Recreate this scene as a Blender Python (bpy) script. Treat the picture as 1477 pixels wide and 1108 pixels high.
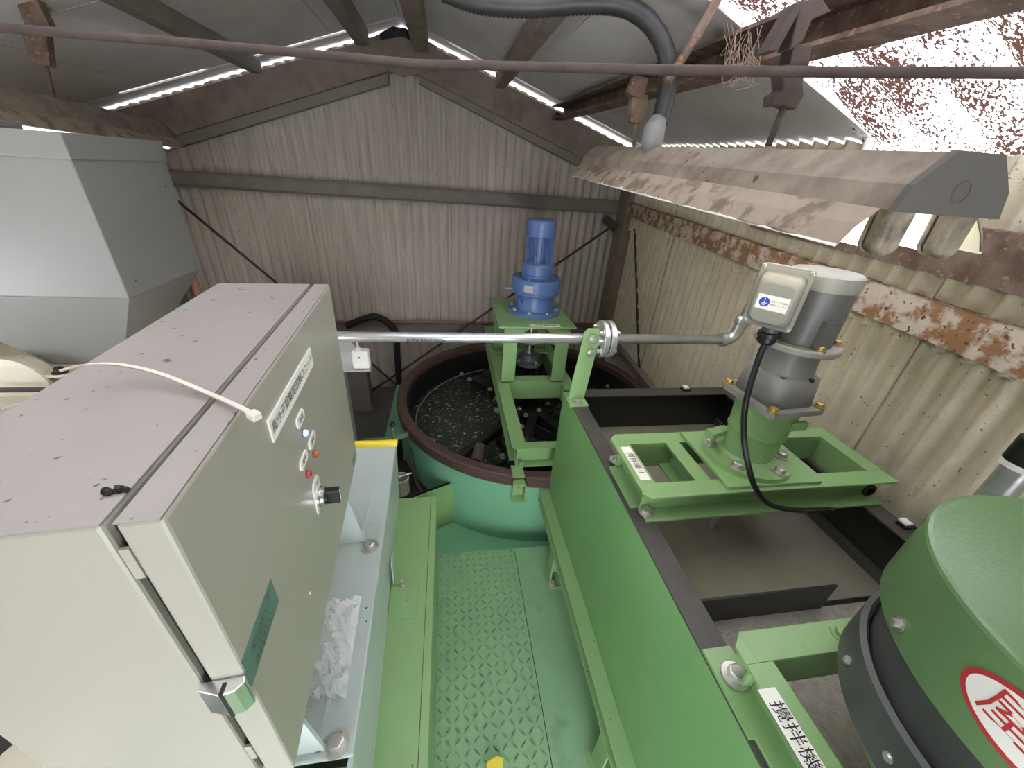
import bpy, bmesh, math, random
from mathutils import Vector, Matrix
import numpy as np
random.seed(7); RN = np.random.RandomState(5)
S = bpy.context.scene; COL = S.collection
for o in list(bpy.data.objects): bpy.data.objects.remove(o)

# ------------------------------------------------------------ camera (pixel frame 1477x1108)
CH = 1.45                                    # camera height over the walking deck
FPX = 555.0
def nv(v): v = np.array(v, float); return v/np.linalg.norm(v)
_d = nv((-78, 1006, FPX)); _y = np.array((-93.5, -314, FPX)); _y = nv(_y-_d*(_y@_d)); _x = np.cross(_d, _y)
if _x[0] < 0: _x = -_x
CP = np.array((0, 0, CH))
def ray(px, py):
    v = np.array((px-738.5, py-554, FPX)); return np.array((v@_x, v@_y, -(v@_d)))
def onX(px, py, X): r = ray(px, py); return CP+r*X/r[0]
def onY(px, py, Y): r = ray(px, py); return CP+r*Y/r[1]
def onZ(px, py, z): r = ray(px, py); return CP+r*(z/r[2])              # z relative to the camera
def onP(px, py, p, n):
    r = ray(px, py); n = np.array(n, float); return CP+r*(((np.array(p)-CP)@n)/(r@n))
cam = bpy.data.cameras.new('camera'); co = bpy.data.objects.new('camera', cam); COL.objects.link(co)
cam.sensor_width = 36; cam.lens = 36*FPX/1477; cam.clip_start = 0.02
M = Matrix(((_x[0], -_x[1], -_x[2], 0), (_y[0], -_y[1], -_y[2], 0), (-_d[0], _d[1], _d[2], CH), (0, 0, 0, 1)))
co.matrix_world = M; S.camera = co

# ------------------------------------------------------------ world and light
w = bpy.data.worlds.new('overcast_sky'); S.world = w; w.use_nodes = True
nt = w.node_tree; bg = nt.nodes['Background']
bg.inputs[0].default_value = (0.93, 0.97, 1.05, 1); bg.inputs[1].default_value = 4.0
S.view_settings.view_transform = 'Standard'; S.view_settings.look = 'None'
S.view_settings.exposure = 1.72; S.view_settings.gamma = 1; S.view_settings.use_curve_mapping = False

# ------------------------------------------------------------ materials
def lin(c):
    return tuple((v/255/12.92 if v/255 <= .04045 else ((v/255+.055)/1.055)**2.4) for v in c)+(1,)
MATS = {}
def mat(name, rgb, rough=.5, metal=0., var=.12, scale=6., bump=0., bscale=60., rgb2=None, thr=.55, soft=.12, spot=None, spots=90., spotthr=.3, spec=.5, emit=0, coat=0, trans=0, stretch=None, detail=4):
    """paint/steel with soft mottling, an optional second colour in patches and optional fine specks"""
    m = bpy.data.materials.new(name); m.use_nodes = True; N = m.node_tree.nodes; L = m.node_tree.links
    b = N['Principled BSDF']; c = lin(rgb)
    b.inputs['Roughness'].default_value = rough; b.inputs['Metallic'].default_value = metal
    b.inputs['Specular IOR Level'].default_value = spec; b.inputs['Coat Weight'].default_value = coat
    tc = N.new('ShaderNodeTexCoord'); vec = tc.outputs['Object']
    if stretch:
        mp = N.new('ShaderNodeMapping'); mp.inputs['Scale'].default_value = stretch; L.new(vec, mp.inputs[0]); vec = mp.outputs[0]
    n1 = N.new('ShaderNodeTexNoise'); n1.inputs['Scale'].default_value = scale; n1.inputs['Detail'].default_value = detail
    n1.inputs['Roughness'].default_value = .6; L.new(vec, n1.inputs['Vector'])
    mr = N.new('ShaderNodeMapRange'); mr.inputs[1].default_value = .25; mr.inputs[2].default_value = .75
    mr.inputs[3].default_value = 1-var; mr.inputs[4].default_value = 1+var; L.new(n1.outputs['Fac'], mr.inputs[0])
    hs = N.new('ShaderNodeHueSaturation'); hs.inputs['Color'].default_value = c; L.new(mr.outputs[0], hs.inputs['Value'])
    col = hs.outputs[0]
    def layer(col, sc, thr, soft, rgbx, det=6):
        n = N.new('ShaderNodeTexNoise'); n.inputs['Scale'].default_value = sc; n.inputs['Detail'].default_value = det; n.inputs['Roughness'].default_value = .65
        L.new(vec, n.inputs['Vector'])
        r = N.new('ShaderNodeMapRange'); r.inputs[1].default_value = thr-soft; r.inputs[2].default_value = thr+soft; L.new(n.outputs['Fac'], r.inputs[0])
        mx = N.new('ShaderNodeMix'); mx.data_type = 'RGBA'; L.new(r.outputs[0], mx.inputs[0]); L.new(col, mx.inputs[6]); mx.inputs[7].default_value = lin(rgbx)
        return mx.outputs[2]
    if rgb2: col = layer(col, scale*1.3, thr, soft, rgb2)
    if spot: col = layer(col, spots, 1-spotthr, .02, spot, 2)
    L.new(col, b.inputs['Base Color'])
    if bump:
        nb = N.new('ShaderNodeTexNoise'); nb.inputs['Scale'].default_value = bscale; nb.inputs['Detail'].default_value = 3; L.new(tc.outputs['Object'], nb.inputs['Vector'])
        bp = N.new('ShaderNodeBump'); bp.inputs['Strength'].default_value = bump; bp.inputs['Distance'].default_value = .01
        L.new(nb.outputs['Fac'], bp.inputs['Height']); L.new(bp.outputs[0], b.inputs['Normal'])
    if emit:
        b.inputs['Emission Color'].default_value = c; b.inputs['Emission Strength'].default_value = emit
    if trans:
        b.inputs['Transmission Weight'].default_value = trans
    MATS[name] = m; return m

G = mat('green_paint', (126, 160, 106), .38, var=.07, scale=5, spot=(70, 90, 50), spots=70, spotthr=.27)
GT = mat('green_tank_paint', (118, 172, 136), .30, var=.06, scale=3)
GP = mat('green_plate_paint', (112, 154, 98), .34, var=.05, scale=2.5)
GD = mat('green_deck_paint', (126, 164, 122), .40, var=.10, scale=7, rgb2=(92, 124, 86), thr=.70, soft=.12)
GDL = mat('green_deck_lugs', (110, 146, 106), .36, var=.22, scale=14, rgb2=(70, 92, 64), thr=.60, soft=.12)
GCAP = mat('motor_cover_green', (94, 124, 82), .28, var=.04, scale=4, bump=.05, bscale=220)
CAB = mat('cabinet_cream_paint', (160, 157, 145), .33, var=.03, scale=3, bump=.03, bscale=400)
CABT = mat('cabinet_dusty_top', (140, 132, 126), .42, var=.07, scale=5, spot=(72, 62, 56), spots=60, spotthr=.315)
HOP = mat('hopper_grey_paint', (134, 133, 129), .42, var=.05, scale=4)
BASEG = mat('base_bluegrey_paint', (174, 184, 180), .36, var=.07, scale=6, spot=(60, 60, 56), spots=60, spotthr=.27)
SLATE = mat('slate_sheet', (188, 178, 166), .85, var=.16, scale=9, stretch=(3, 3, .35), bump=.25, bscale=160, spot=(96, 86, 72), spots=60, spotthr=.30)
SLATE2 = mat('slate_sheet_side', (198, 189, 166), .85, var=.14, scale=10, bump=.3, bscale=180, spot=(128, 119, 100), spots=80, spotthr=.31)
BOARD = mat('ceiling_board', (200, 194, 189), .9, var=.14, scale=3, bump=.1, bscale=90)
STEEL = mat('dusty_steel', (132, 120, 107), .8, var=.18, scale=6, rgb2=(112, 90, 78), thr=.60, soft=.14)
GIRT = mat('girt_grey', (128, 120, 112), .75, var=.15, scale=8)
RUSTW = mat('rusty_white_girt', (190, 178, 164), .8, var=.1, scale=15, rgb2=(140, 102, 70), thr=.49, soft=.05, spot=(100, 66, 46), spots=60, spotthr=.36)
RUST = mat('rusty_purlin', (122, 104, 90), .85, var=.25, scale=10, rgb2=(92, 70, 60), thr=.5, soft=.1, spot=(150, 112, 92), spots=60, spotthr=.36)
RUSTD = mat('dark_rust', (72, 60, 54), .9, var=.3, scale=20)
DARK = mat('dark_rubber', (30, 29, 28), .7, var=.25, scale=20)
RIMB = mat('rust_brown_rim', (74, 54, 46), .7, var=.3, scale=14, stretch=(1, 1, 5), spot=(120, 90, 76), spots=30, spotthr=.3)
BLKP = mat('black_coated_steel', (30, 31, 28), .35, var=.25, scale=12)
RIMD = mat('dark_tank_rim', (66, 63, 60), .55, var=.22, scale=14, spot=(170, 165, 155), spots=26, spotthr=.22)
LIQ = mat('grey_slurry', (126, 121, 106), .30, var=.14, scale=5, bump=.12, bscale=30, spec=.5)
LIQF = mat('grey_slurry_froth', (140, 134, 122), .40, var=.25, scale=60, bump=.5, bscale=140)
FOAM = mat('black_sludge', (50, 56, 50), .25, var=.5, scale=60, bump=1., bscale=55, spot=(150, 160, 150), spots=48, spotthr=.36)
BLUE = mat('blue_motor_paint', (84, 110, 160), .35, var=.06, scale=5)
GREYM = mat('grey_motor_paint', (88, 88, 86), .36, var=.05, scale=6)
GREYH = mat('mid_grey_housing', (128, 128, 125), .4, var=.05, scale=6)
GREYL = mat('light_grey_cast', (140, 138, 131), .40, var=.05, scale=6, bump=.04, bscale=200)
DGREY = mat('dark_grey_motor', (74, 75, 76), .42, var=.1, scale=8, bump=.06, bscale=160)
GALV = mat('galvanised_steel', (196, 196, 196), .32, metal=.75, var=.12, scale=18, bump=.05, bscale=90)
CHROME = mat('chrome', (228, 228, 230), .26, metal=1., var=.03)
ZINC = mat('zinc_bolt', (190, 188, 180), .35, metal=.8, var=.1, scale=40)
BRASS = mat('yellow_zinc_bolt', (186, 160, 96), .35, metal=.8, var=.1, scale=40)
WHITE = mat('white_plastic', (226, 224, 216), .45, var=.03)
LABEL = mat('label_white', (228, 226, 218), .5, var=.02)
INK = mat('ink_black', (28, 28, 28), .6, var=.02)
REDINK = mat('ink_red', (176, 44, 52), .5, var=.05)
BLUEINK = mat('ink_blue', (40, 72, 176), .5, var=.05)
GLABEL = mat('label_green', (92, 122, 110), .45, var=.04)
BLACK = mat('black_plastic', (22, 22, 23), .4, var=.05)
TIE = mat('natural_nylon', (214, 206, 190), .4, var=.04, trans=.15)
YEL = mat('yellow_plastic', (226, 202, 40), .35, var=.05)
DUST = mat('dust_steel_lamp', (146, 134, 120), .85, var=.16, scale=8, rgb2=(112, 98, 86), thr=.52, soft=.12, spot=(96, 66, 50), spots=26, spotthr=.3)
DUSTP = mat('peeling_lamp_shade', (152, 136, 120), .85, var=.2, scale=14, rgb2=(112, 96, 82), thr=.55, soft=.05)
CAPD = mat('dark_lamp_end', (84, 80, 76), .8, var=.05, scale=20)
SOCK = mat('dirty_lampholder', (150, 140, 122), .6, var=.25, scale=30, rgb2=(92, 82, 72), thr=.5, soft=.15)
CREAM = mat('cream_reflector', (226, 220, 196), .5, var=.06, scale=20, spot=(120, 108, 86), spots=50, spotthr=.3)
TUBE = mat('fluorescent_tube', (255, 250, 238), .4, var=.0, emit=2.4)
STAIN = mat('stainless', (206, 208, 208), .25, metal=.5, var=.06, scale=9)
CREAMM = mat('cream_machine_paint', (206, 198, 176), .45, var=.06, scale=12, spot=(90, 84, 74), spots=50, spotthr=.27)
CONC = mat('concrete_floor', (96, 94, 90), .85, var=.2, scale=4, bump=.2)
TAPE = mat('grey_tape', (122, 120, 118), .6, var=.1, scale=30)
HOSE = mat('black_flex_conduit', (54, 52, 52), .45, var=.15, scale=20)
WEB = mat('dusty_cobweb', (160, 140, 126), .95, var=.2, scale=40)
PIPEP = mat('pink_brown_pipe', (150, 112, 92), .6, var=.15, scale=12)
TARP = mat('blue_sheet', (70, 150, 196), .5, var=.3, scale=60)
LENSW = mat('lamp_lens_white', (176, 200, 250), .2, var=0, emit=.22)
LENSO = mat('lamp_lens_orange', (176, 92, 34), .15, var=0)
LENSR = mat('lamp_lens_red', (190, 28, 52), .15, var=0)
PAPER = mat('printed_paper', (206, 208, 206), .6, var=.05, scale=30)
def film_mat():
    m = bpy.data.materials.new('clear_film'); m.use_nodes = True; N = m.node_tree.nodes; L = m.node_tree.links
    b = N['Principled BSDF']; b.inputs['Base Color'].default_value = (.85, .87, .88, 1); b.inputs['Roughness'].default_value = .12
    t = N.new('ShaderNodeBsdfTransparent'); mx = N.new('ShaderNodeMixShader'); mx.inputs[0].default_value = .32
    L.new(t.outputs[0], mx.inputs[1]); L.new(b.outputs[0], mx.inputs[2]); L.new(mx.outputs[0], N['Material Output'].inputs[0]); return m
FILM = film_mat()
def translucent_mat(name, dirt, pale=.80):
    """weathered translucent roof sheet: pale resin that lets daylight through, with rust and leaf litter flecks"""
    m = bpy.data.materials.new(name); m.use_nodes = True; N = m.node_tree.nodes; L = m.node_tree.links; N.remove(N['Principled BSDF'])
    tc = N.new('ShaderNodeTexCoord'); mp = N.new('ShaderNodeMapping'); mp.inputs['Scale'].default_value = (34, 90, 34); mp.inputs['Rotation'].default_value = (0, 0, .5); L.new(tc.outputs['Object'], mp.inputs[0])
    n = N.new('ShaderNodeTexNoise'); n.inputs['Scale'].default_value = 2.6; n.inputs['Detail'].default_value = 3; n.inputs['Roughness'].default_value = .7; L.new(mp.outputs[0], n.inputs['Vector'])
    n2 = N.new('ShaderNodeTexNoise'); n2.inputs['Scale'].default_value = 5; n2.inputs['Detail'].default_value = 3; L.new(tc.outputs['Object'], n2.inputs['Vector'])
    ad = N.new('ShaderNodeMath'); ad.operation = 'MULTIPLY_ADD'; L.new(n2.outputs['Fac'], ad.inputs[0]); ad.inputs[1].default_value = .45; L.new(n.outputs['Fac'], ad.inputs[2])
    sx = N.new('ShaderNodeSeparateXYZ'); L.new(tc.outputs['Object'], sx.inputs[0])
    m1 = N.new('ShaderNodeMath'); m1.operation = 'MULTIPLY_ADD'; L.new(sx.outputs[1], m1.inputs[0]); m1.inputs[1].default_value = 2*math.pi/.13; m1.inputs[2].default_value = 2*math.pi*2.0/.13
    m2 = N.new('ShaderNodeMath'); m2.operation = 'COSINE'; L.new(m1.outputs[0], m2.inputs[0])
    m3 = N.new('ShaderNodeMath'); m3.operation = 'MULTIPLY_ADD'; L.new(m2.outputs[0], m3.inputs[0]); m3.inputs[1].default_value = -.03; L.new(ad.outputs[0], m3.inputs[2])   # litter gathers in the valleys
    r = N.new('ShaderNodeMapRange'); r.inputs[1].default_value = dirt; r.inputs[2].default_value = dirt+.04; L.new(m3.outputs[0], r.inputs[0])
    mx = N.new('ShaderNodeMix'); mx.data_type = 'RGBA'; mx.inputs[6].default_value = (pale, pale, pale*.99, 1); mx.inputs[7].default_value = lin((44, 29, 24)); L.new(r.outputs[0], mx.inputs[0])
    t = N.new('ShaderNodeBsdfTranslucent'); L.new(mx.outputs[2], t.inputs[0])
    df = N.new('ShaderNodeBsdfDiffuse'); L.new(mx.outputs[2], df.inputs[0])
    ms = N.new('ShaderNodeMixShader'); ms.inputs[0].default_value = .25; L.new(t.outputs[0], ms.inputs[1]); L.new(df.outputs[0], ms.inputs[2])
    L.new(ms.outputs[0], N['Material Output'].inputs[0]); return m
SKYL = translucent_mat('translucent_roof_sheet', .69)
SLIT = translucent_mat('translucent_gap_sheet', .74, .16)

# ------------------------------------------------------------ mesh helpers
def V(*a): return Vector(a if len(a) == 3 else a[0])
class MB:
    def __init__(s): s.v = []; s.f = []; s.sm = []
    def add(s, vs, fs, smooth=False):
        o = len(s.v); s.v += [Vector(v) for v in vs]; s.f += [tuple(i+o for i in f) for f in fs]; s.sm += [smooth]*len(fs); return s
    def box(s, x0, x1, y0, y1, z0, z1):
        return s.add([(x, y, z) for x in (x0, x1) for y in (y0, y1) for z in (z0, z1)],
                     [(0, 1, 3, 2), (4, 6, 7, 5), (0, 4, 5, 1), (2, 3, 7, 6), (0, 2, 6, 4), (1, 5, 7, 3)])
    def obox(s, c, ax, ay, az, hx, hy, hz):
        c = V(c); ax = V(ax).normalized()*hx; ay = V(ay).normalized()*hy; az = V(az).normalized()*hz
        return s.add([c+ax*i+ay*j+az*k for i in (-1, 1) for j in (-1, 1) for k in (-1, 1)],
                     [(0, 1, 3, 2), (4, 6, 7, 5), (0, 4, 5, 1), (2, 3, 7, 6), (0, 2, 6, 4), (1, 5, 7, 3)])
    def prism(s, poly, d):                       # closed polygon (3D pts) swept along vector d
        n = len(poly); p = [V(q) for q in poly]; d = V(d)
        s.add(p+[q+d for q in p], [tuple(range(n-1, -1, -1)), tuple(range(n, 2*n))]+[(i, (i+1) % n, n+(i+1) % n, n+i) for i in range(n)]); return s
    def loft(s, rings, cap=True, smooth=True, closed=True):
        n = len(rings[0]); vs = [V(p) for r in rings for p in r]; fs = []
        for k in range(len(rings)-1):
            for i in range(n if closed else n-1):
                j = (i+1) % n; fs.append((k*n+i, k*n+j, (k+1)*n+j, (k+1)*n+i))
        s.add(vs, fs, smooth)
        if cap and closed:
            o = len(s.v)-len(vs); s.f += [tuple(o+i for i in range(n-1, -1, -1)), tuple(o+(len(rings)-1)*n+i for i in range(n))]; s.sm += [False, False]
        return s
    def lathe(s, prof, c, n=32, axis=(0, 0, 1), cap=True, a0=0, a1=2*math.pi):
        """prof: list of (r, h) along axis from point c"""
        az = V(axis).normalized(); t = V(1, 0, 0) if abs(az.x) < .9 else V(0, 1, 0)
        ax = (t-az*t.dot(az)).normalized(); ay = az.cross(ax); c = V(c); rings = []
        for r, h in prof: rings.append([c+az*h+(ax*math.cos(a0+(a1-a0)*i/n)+ay*math.sin(a0+(a1-a0)*i/n))*r for i in range(n)])
        # flat facets between abrupt profile points, smooth round the axis
        for k in range(len(rings)-1):
            m = len(rings[k]); o = len(s.v); s.v += [Vector(p) for p in rings[k]+rings[k+1]]
            for i in range(m): s.f.append((o+i, o+(i+1) % m, o+m+(i+1) % m, o+m+i)); s.sm.append(True)
        if cap:
            for ring, rev in ((rings[0], True), (rings[-1], False)):
                o = len(s.v); s.v += [Vector(p) for p in ring]; idx = tuple(range(o, o+n)); s.f.append(idx[::-1] if rev else idx); s.sm.append(False)
        return s
    def cyl(s, p0, p1, r, n=16, r2=None):
        p0 = V(p0); p1 = V(p1); return s.lathe([(r, 0), (r if r2 is None else r2, (p1-p0).length)], p0, n, p1-p0)
    def tube(s, pts, r, n=10, cap=True, radii=None):
        pts = [V(p) for p in pts]; rings = []; t0 = (pts[1]-pts[0]).normalized(); up = V(0, 0, 1) if abs(t0.z) < .9 else V(1, 0, 0); nx = t0.cross(up).normalized()
        for i, p in enumerate(pts):
            t = (pts[min(i+1, len(pts)-1)]-pts[max(i-1, 0)]).normalized(); nx = (nx-t*nx.dot(t)).normalized(); ny = t.cross(nx); rr = radii[i] if radii else r
            rings.append([p+(nx*math.cos(2*math.pi*k/n)+ny*math.sin(2*math.pi*k/n))*rr for k in range(n)])
        return s.loft(rings, cap)
    def hexbolt(s, p, axis=(0, 0, 1), r=.011, h=.008, washer=True):
        az = V(axis).normalized(); p = V(p)
        if washer: s.lathe([(r*1.55, 0), (r*1.55, h*.25)], p, 14, az)
        s.lathe([(r, 0), (r, h), (r*.8, h*1.12)], p+az*h*.2, 6, az)
        for i in range(len(s.sm)): pass
        return s
    def chan(s, p0, p1, h, wd, side, t=.006, up=(0, 0, 1)):
        """C channel from p0 to p1 (at the web, top edge), web of height h going down, flanges of width wd towards side"""
        p0 = V(p0); p1 = V(p1); sd = V(side).normalized(); u = V(up).normalized(); d = p1-p0
        pr = [p0, p0+sd*wd, p0+sd*wd-u*t, p0+sd*t-u*t, p0+sd*t-u*(h-t), p0+sd*wd-u*(h-t), p0+sd*wd-u*h, p0-u*h]
        return s.prism(pr, d)
    def angle(s, p0, p1, a, b, da, db, t=.006):
        """L section: leg a along da, leg b along db"""
        p0 = V(p0); d = V(p1)-p0; A = V(da).normalized(); B = V(db).normalized()
        return s.prism([p0, p0+A*a, p0+A*a+B*t, p0+A*t+B*t, p0+A*t+B*b, p0+B*b], d)
    def build(s, name, m, parent=None, bevel=0, seg=2, kind=None):
        me = bpy.data.meshes.new(name); org = V(0, 0, 0)
        if parent is not None:
            org = parent['_o'] if '_o' in parent else (0, 0, 0); org = V(tuple(org))
        else:
            if s.v: org = V(sum(v.x for v in s.v)/len(s.v), sum(v.y for v in s.v)/len(s.v), min(v.z for v in s.v))
        me.from_pydata([v-org for v in s.v], [], s.f); me.polygons.foreach_set('use_smooth', s.sm)
        bm = bmesh.new(); bm.from_mesh(me); bmesh.ops.recalc_face_normals(bm, faces=bm.faces)
        bm.to_mesh(me); bm.free()
        me.materials.append(m); o = bpy.data.objects.new(name, me); COL.objects.link(o)
        if parent is not None: o.parent = parent
        else: o.location = org
        o['_o'] = tuple(org)
        if bevel:
            b = o.modifiers.new('bevel', 'BEVEL'); b.width = bevel; b.segments = seg; b.limit_method = 'ANGLE'; b.angle_limit = math.radians(40); b.use_clamp_overlap = True
        if kind: o['kind'] = kind
        return o
def tag(o, label=None, cat=None, group=None, kind=None):
    if label: o['label'] = label
    if cat: o['category'] = cat
    if group: o['group'] = group
    if kind: o['kind'] = kind
    return o
def thing(name, label, cat, loc=(0, 0, 0), group=None, kind=None):
    o = bpy.data.objects.new(name, None); COL.objects.link(o); o.location = loc; o['_o'] = tuple(float(v) for v in loc); o.empty_display_size = .05
    return tag(o, label, cat, group, kind)
def struct(name, loc=(0, 0, 0)):
    return thing(name, None, None, loc, kind='structure')
_tc = {}
def text(body, size, o, xd, yd, m, parent, name='lettering', thick=.0004, sx=1.):
    """flat lettering centred on o"""
    if body not in _tc:
        cu = bpy.data.curves.new('txt', 'FONT'); cu.body = body; cu.align_x = 'CENTER'; cu.align_y = 'CENTER'; cu.resolution_u = 2
        ob = bpy.data.objects.new('txt', cu); COL.objects.link(ob); dg = bpy.context.evaluated_depsgraph_get()
        me = bpy.data.meshes.new_from_object(ob.evaluated_get(dg)); _tc[body] = ([tuple(v.co) for v in me.vertices], [tuple(p.vertices) for p in me.polygons])
        bpy.data.objects.remove(ob); bpy.data.curves.remove(cu)
    vs, fs = _tc[body]; xd = V(xd).normalized(); yd = V(yd).normalized(); n = xd.cross(yd); o = V(o)
    me = MB(); me.add([o+xd*v[0]*size*sx+yd*v[1]*size+n*thick for v in vs], fs)
    return me.build(name, m, parent)
def lerp(a, b, t): return V(a)*(1-t)+V(b)*t
def catmull(P, n=8):
    P = [V(p) for p in P]; Q = [P[0]*2-P[1]]+P+[P[-1]*2-P[-2]]; out = []
    for i in range(1, len(Q)-2):
        for k in range(n):
            t = k/n; a, b, c, d = Q[i-1], Q[i], Q[i+1], Q[i+2]
            out.append(.5*((2*b)+(c-a)*t+(2*a-5*b+4*c-d)*t*t+(3*b-a-3*c+d)*t*t*t))
    out.append(P[-1]); return out

# ------------------------------------------------------------ the shed
YW = 3.1                                   # back wall
def roofz(X, Y=2.9): return CH+.715-.315*abs(X+.25)-max(0, X+.25)/1.45*.05*(3-Y)     # the right slope sags towards the near end
def wallx(Y): return 1.165+.058*Y          # right wall (slightly skewed)
FLOOR = -.30
def sheet(P0, dirv, wdt, zb, ztop, nrm, pitch=.0635, amp=.0115, per=8, off=0.):
    """corrugated slate sheet standing upright: ztop(p) gives its top"""
    n = int(wdt/pitch*per); vs = []; P0 = V(P0); dv = V(dirv).normalized(); nn = V(nrm).normalized(); mb = MB()
    for i in range(n+1):
        t = wdt*i/n; p = P0+dv*t+nn*(amp*math.cos(2*math.pi*(t/pitch+off)))
        vs += [(p.x, p.y, zb), (p.x, p.y, ztop(p))]
    mb.add(vs, [(2*i, 2*i+2, 2*i+3, 2*i+1) for i in range(n)], True); return mb
fl = MB().box(-2.3, 1.7, -2.2, 3.3, FLOOR-.05, FLOOR).build('floor', CONC); tag(fl, kind='structure')
wb = struct('wall_back', (0, YW, FLOOR))
for x0 in np.arange(-1.765-.362*1.0, 1.5, .724):
    x0 = float(x0)
    sheet((x0-.02, YW+(.004 if int(round((x0+9)/.724)) % 2 else -.004), 0), (1, 0, 0), .764, FLOOR, lambda p: roofz(p.x)-.01, (0, -1, 0), off=.3).build('sheet', SLATE, wb)
wr = struct('wall_right', (1.2, 1, FLOOR))
ZG = CH-.20; YT0 = 1.16
k = 0
for y0 in np.arange(-2.12, 3.1, .72):
    y0 = float(y0); dv = V(.058, 1, 0).normalized()
    for lo, hi, yo in ((FLOOR, ZG-.03, 0.), (ZG-.12, None, .02)):
        P0 = (wallx(y0+yo)+.012+(.006 if k % 2 else 0)-(0 if hi else .014), y0+yo, 0)
        sheet(P0, dv, .745, lo, (lambda p, h=hi: h if h else (roofz(p.x, p.y)-.005 if p.y > YT0 else CH+.105)), (-1, .058, 0), pitch=.066, amp=.014).build('sheet', SLATE2, wr)
    k += 1
wl = struct('wall_left', (-2.05, 2, FLOOR))
for y0 in np.arange(1.05, 3.1, .72):
    sheet((-2.05, float(y0), 0), (0, 1, 0), .74, FLOOR, lambda p: roofz(p.x), (1, 0, 0)).build('sheet', SLATE2, wl)
wre = struct('wall_rear', (0, -1.2, FLOOR))
for x0, wd_, zb_ in ((-2.05, .75, FLOOR), (-1.30, .72, FLOOR), (-.56, .72, CH-.35), (.15, .72, CH-.35), (.86, .5, FLOOR)):  # unseen wall; its opening is shaped to let daylight in from behind
    sheet((x0, -1.2, 0), (1, 0, 0), wd_+.02, zb_, lambda p: roofz(p.x, p.y), (0, 1, 0)).build('sheet', SLATE2, wre)
for y0, zb_ in ((-1.2, FLOOR), (-.48, FLOOR), (.24, CH-.45)):  # unseen near stretch, left open low down to admit added daylight
    sheet((-2.05, y0, 0), (0, 1, 0), .74 if y0 < .2 else .83, zb_, lambda p: roofz(p.x, p.y), (1, 0, 0)).build('sheet', SLATE2, wl)
# roof: boards over the back part, translucent corrugated sheets over the near right part
ce = struct('ceiling', (-.25, 2, CH+.6))
def slope_board(xa, xb, ya, yb, dz=0., t=.008):
    mb = MB(); q = [(x, y, roofz(x, y)+dz) for x, y in ((xa, ya), (xb, ya), (xb, yb), (xa, yb))]
    return mb.add(q+[(a, b, c+t) for a, b, c in q], [(0, 1, 2, 3), (7, 6, 5, 4), (0, 4, 5, 1), (1, 5, 6, 2), (2, 6, 7, 3), (3, 7, 4, 0)])
YT = 1.16; YN = -.42                         # translucent band from YN to YT, its unseen part added for light
for (xa, xb) in ((-2.15, -1.62), (-1.62, -1.08), (-1.08, -.62), (-.62, -.25), (-.25, .12), (.12, .46), (.46, .92), (.92, 1.42)):
    for ya, yb in ((-1.2, YN), (YN, .34), (.34, YT), (YT, 2.0), (2.0, 2.915)):
        if (ya == YN and -1.1 < xa < .4) or (ya == .34 and xa > -1.1): continue
        slope_board(xa+.002, xb-.002, ya+.002, yb-.002).build('board', BOARD, ce)
# strip over the gable rafters (boards again behind the light slits)
for xa, xb in ((-2.15, -1.2), (-1.2, -.25), (-.25, .5), (.5, 1.42)):
    slope_board(xa, xb, 2.955, 3.14, .0).build('board', BOARD, ce)
# light slits: weathered translucent sheet ends showing between board and rafter, solid board between them
for xa, xb in ((-2.15, -.25), (-.25, 1.42)):
    slope_board(xa, xb, YT+.01, 2.912, .012, .006).build('roof_sheet', BOARD, ce)
    slope_board(xa, xb, -1.2, YN+.005, .012, .006).build('roof_sheet', BOARD, ce)
SL = ((-1.80, -1.32), (-1.18, -.92), (-.90, -.52), (.02, .30), (.36, .62), (.72, 1.2))
last = -2.15
for a, b in SL+((1.42, 1.42),):
    for s0, s1 in ([(last, a)] if not (last < -.25 < a) else [(last, -.25), (-.25, a)]):
        if s1-s0 > .005: slope_board(s0, s1, 2.90, 2.985, .0085).build('board', BOARD, ce)
    last = b
    if b-a > .01:
        n = max(4, int((b-a)/.03)); vs = []
        for i in range(n+1):
            X = a+(b-a)*i/n; vs += [(X, 2.90, roofz(X)+.0095), (X, 2.99, roofz(X)+.0095)]
        MB().add(vs, [(2*i, 2*i+2, 2*i+3, 2*i+1) for i in range(n)]).build('light_gap', SLIT, ce)
        vs = []
        for i in range(n*2+1):                                     # ragged edge of the board below
            X = a+(b-a)*i/n/2; vs += [(X, 2.905, roofz(X)+.006), (X, 2.918+RN.uniform(0, .012), roofz(X)+.006)]
        MB().add(vs, [(2*i, 2*i+2, 2*i+3, 2*i+1) for i in range(n*2)]).build('ragged_edge', BOARD, ce)
# torn ridge light
mb = MB(); pts = [onY(547, 48, 2.86), onY(566, 38, 2.86), onY(585, 40, 2.86), onY(602, 55, 2.86), onY(598, 60, 2.86), onY(580, 52, 2.86), onY(562, 55, 2.86), onY(548, 57, 2.86)]
mb.prism([V(p) for p in pts], (0, .01, 0)).build('light_gap', SLIT, ce)
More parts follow.
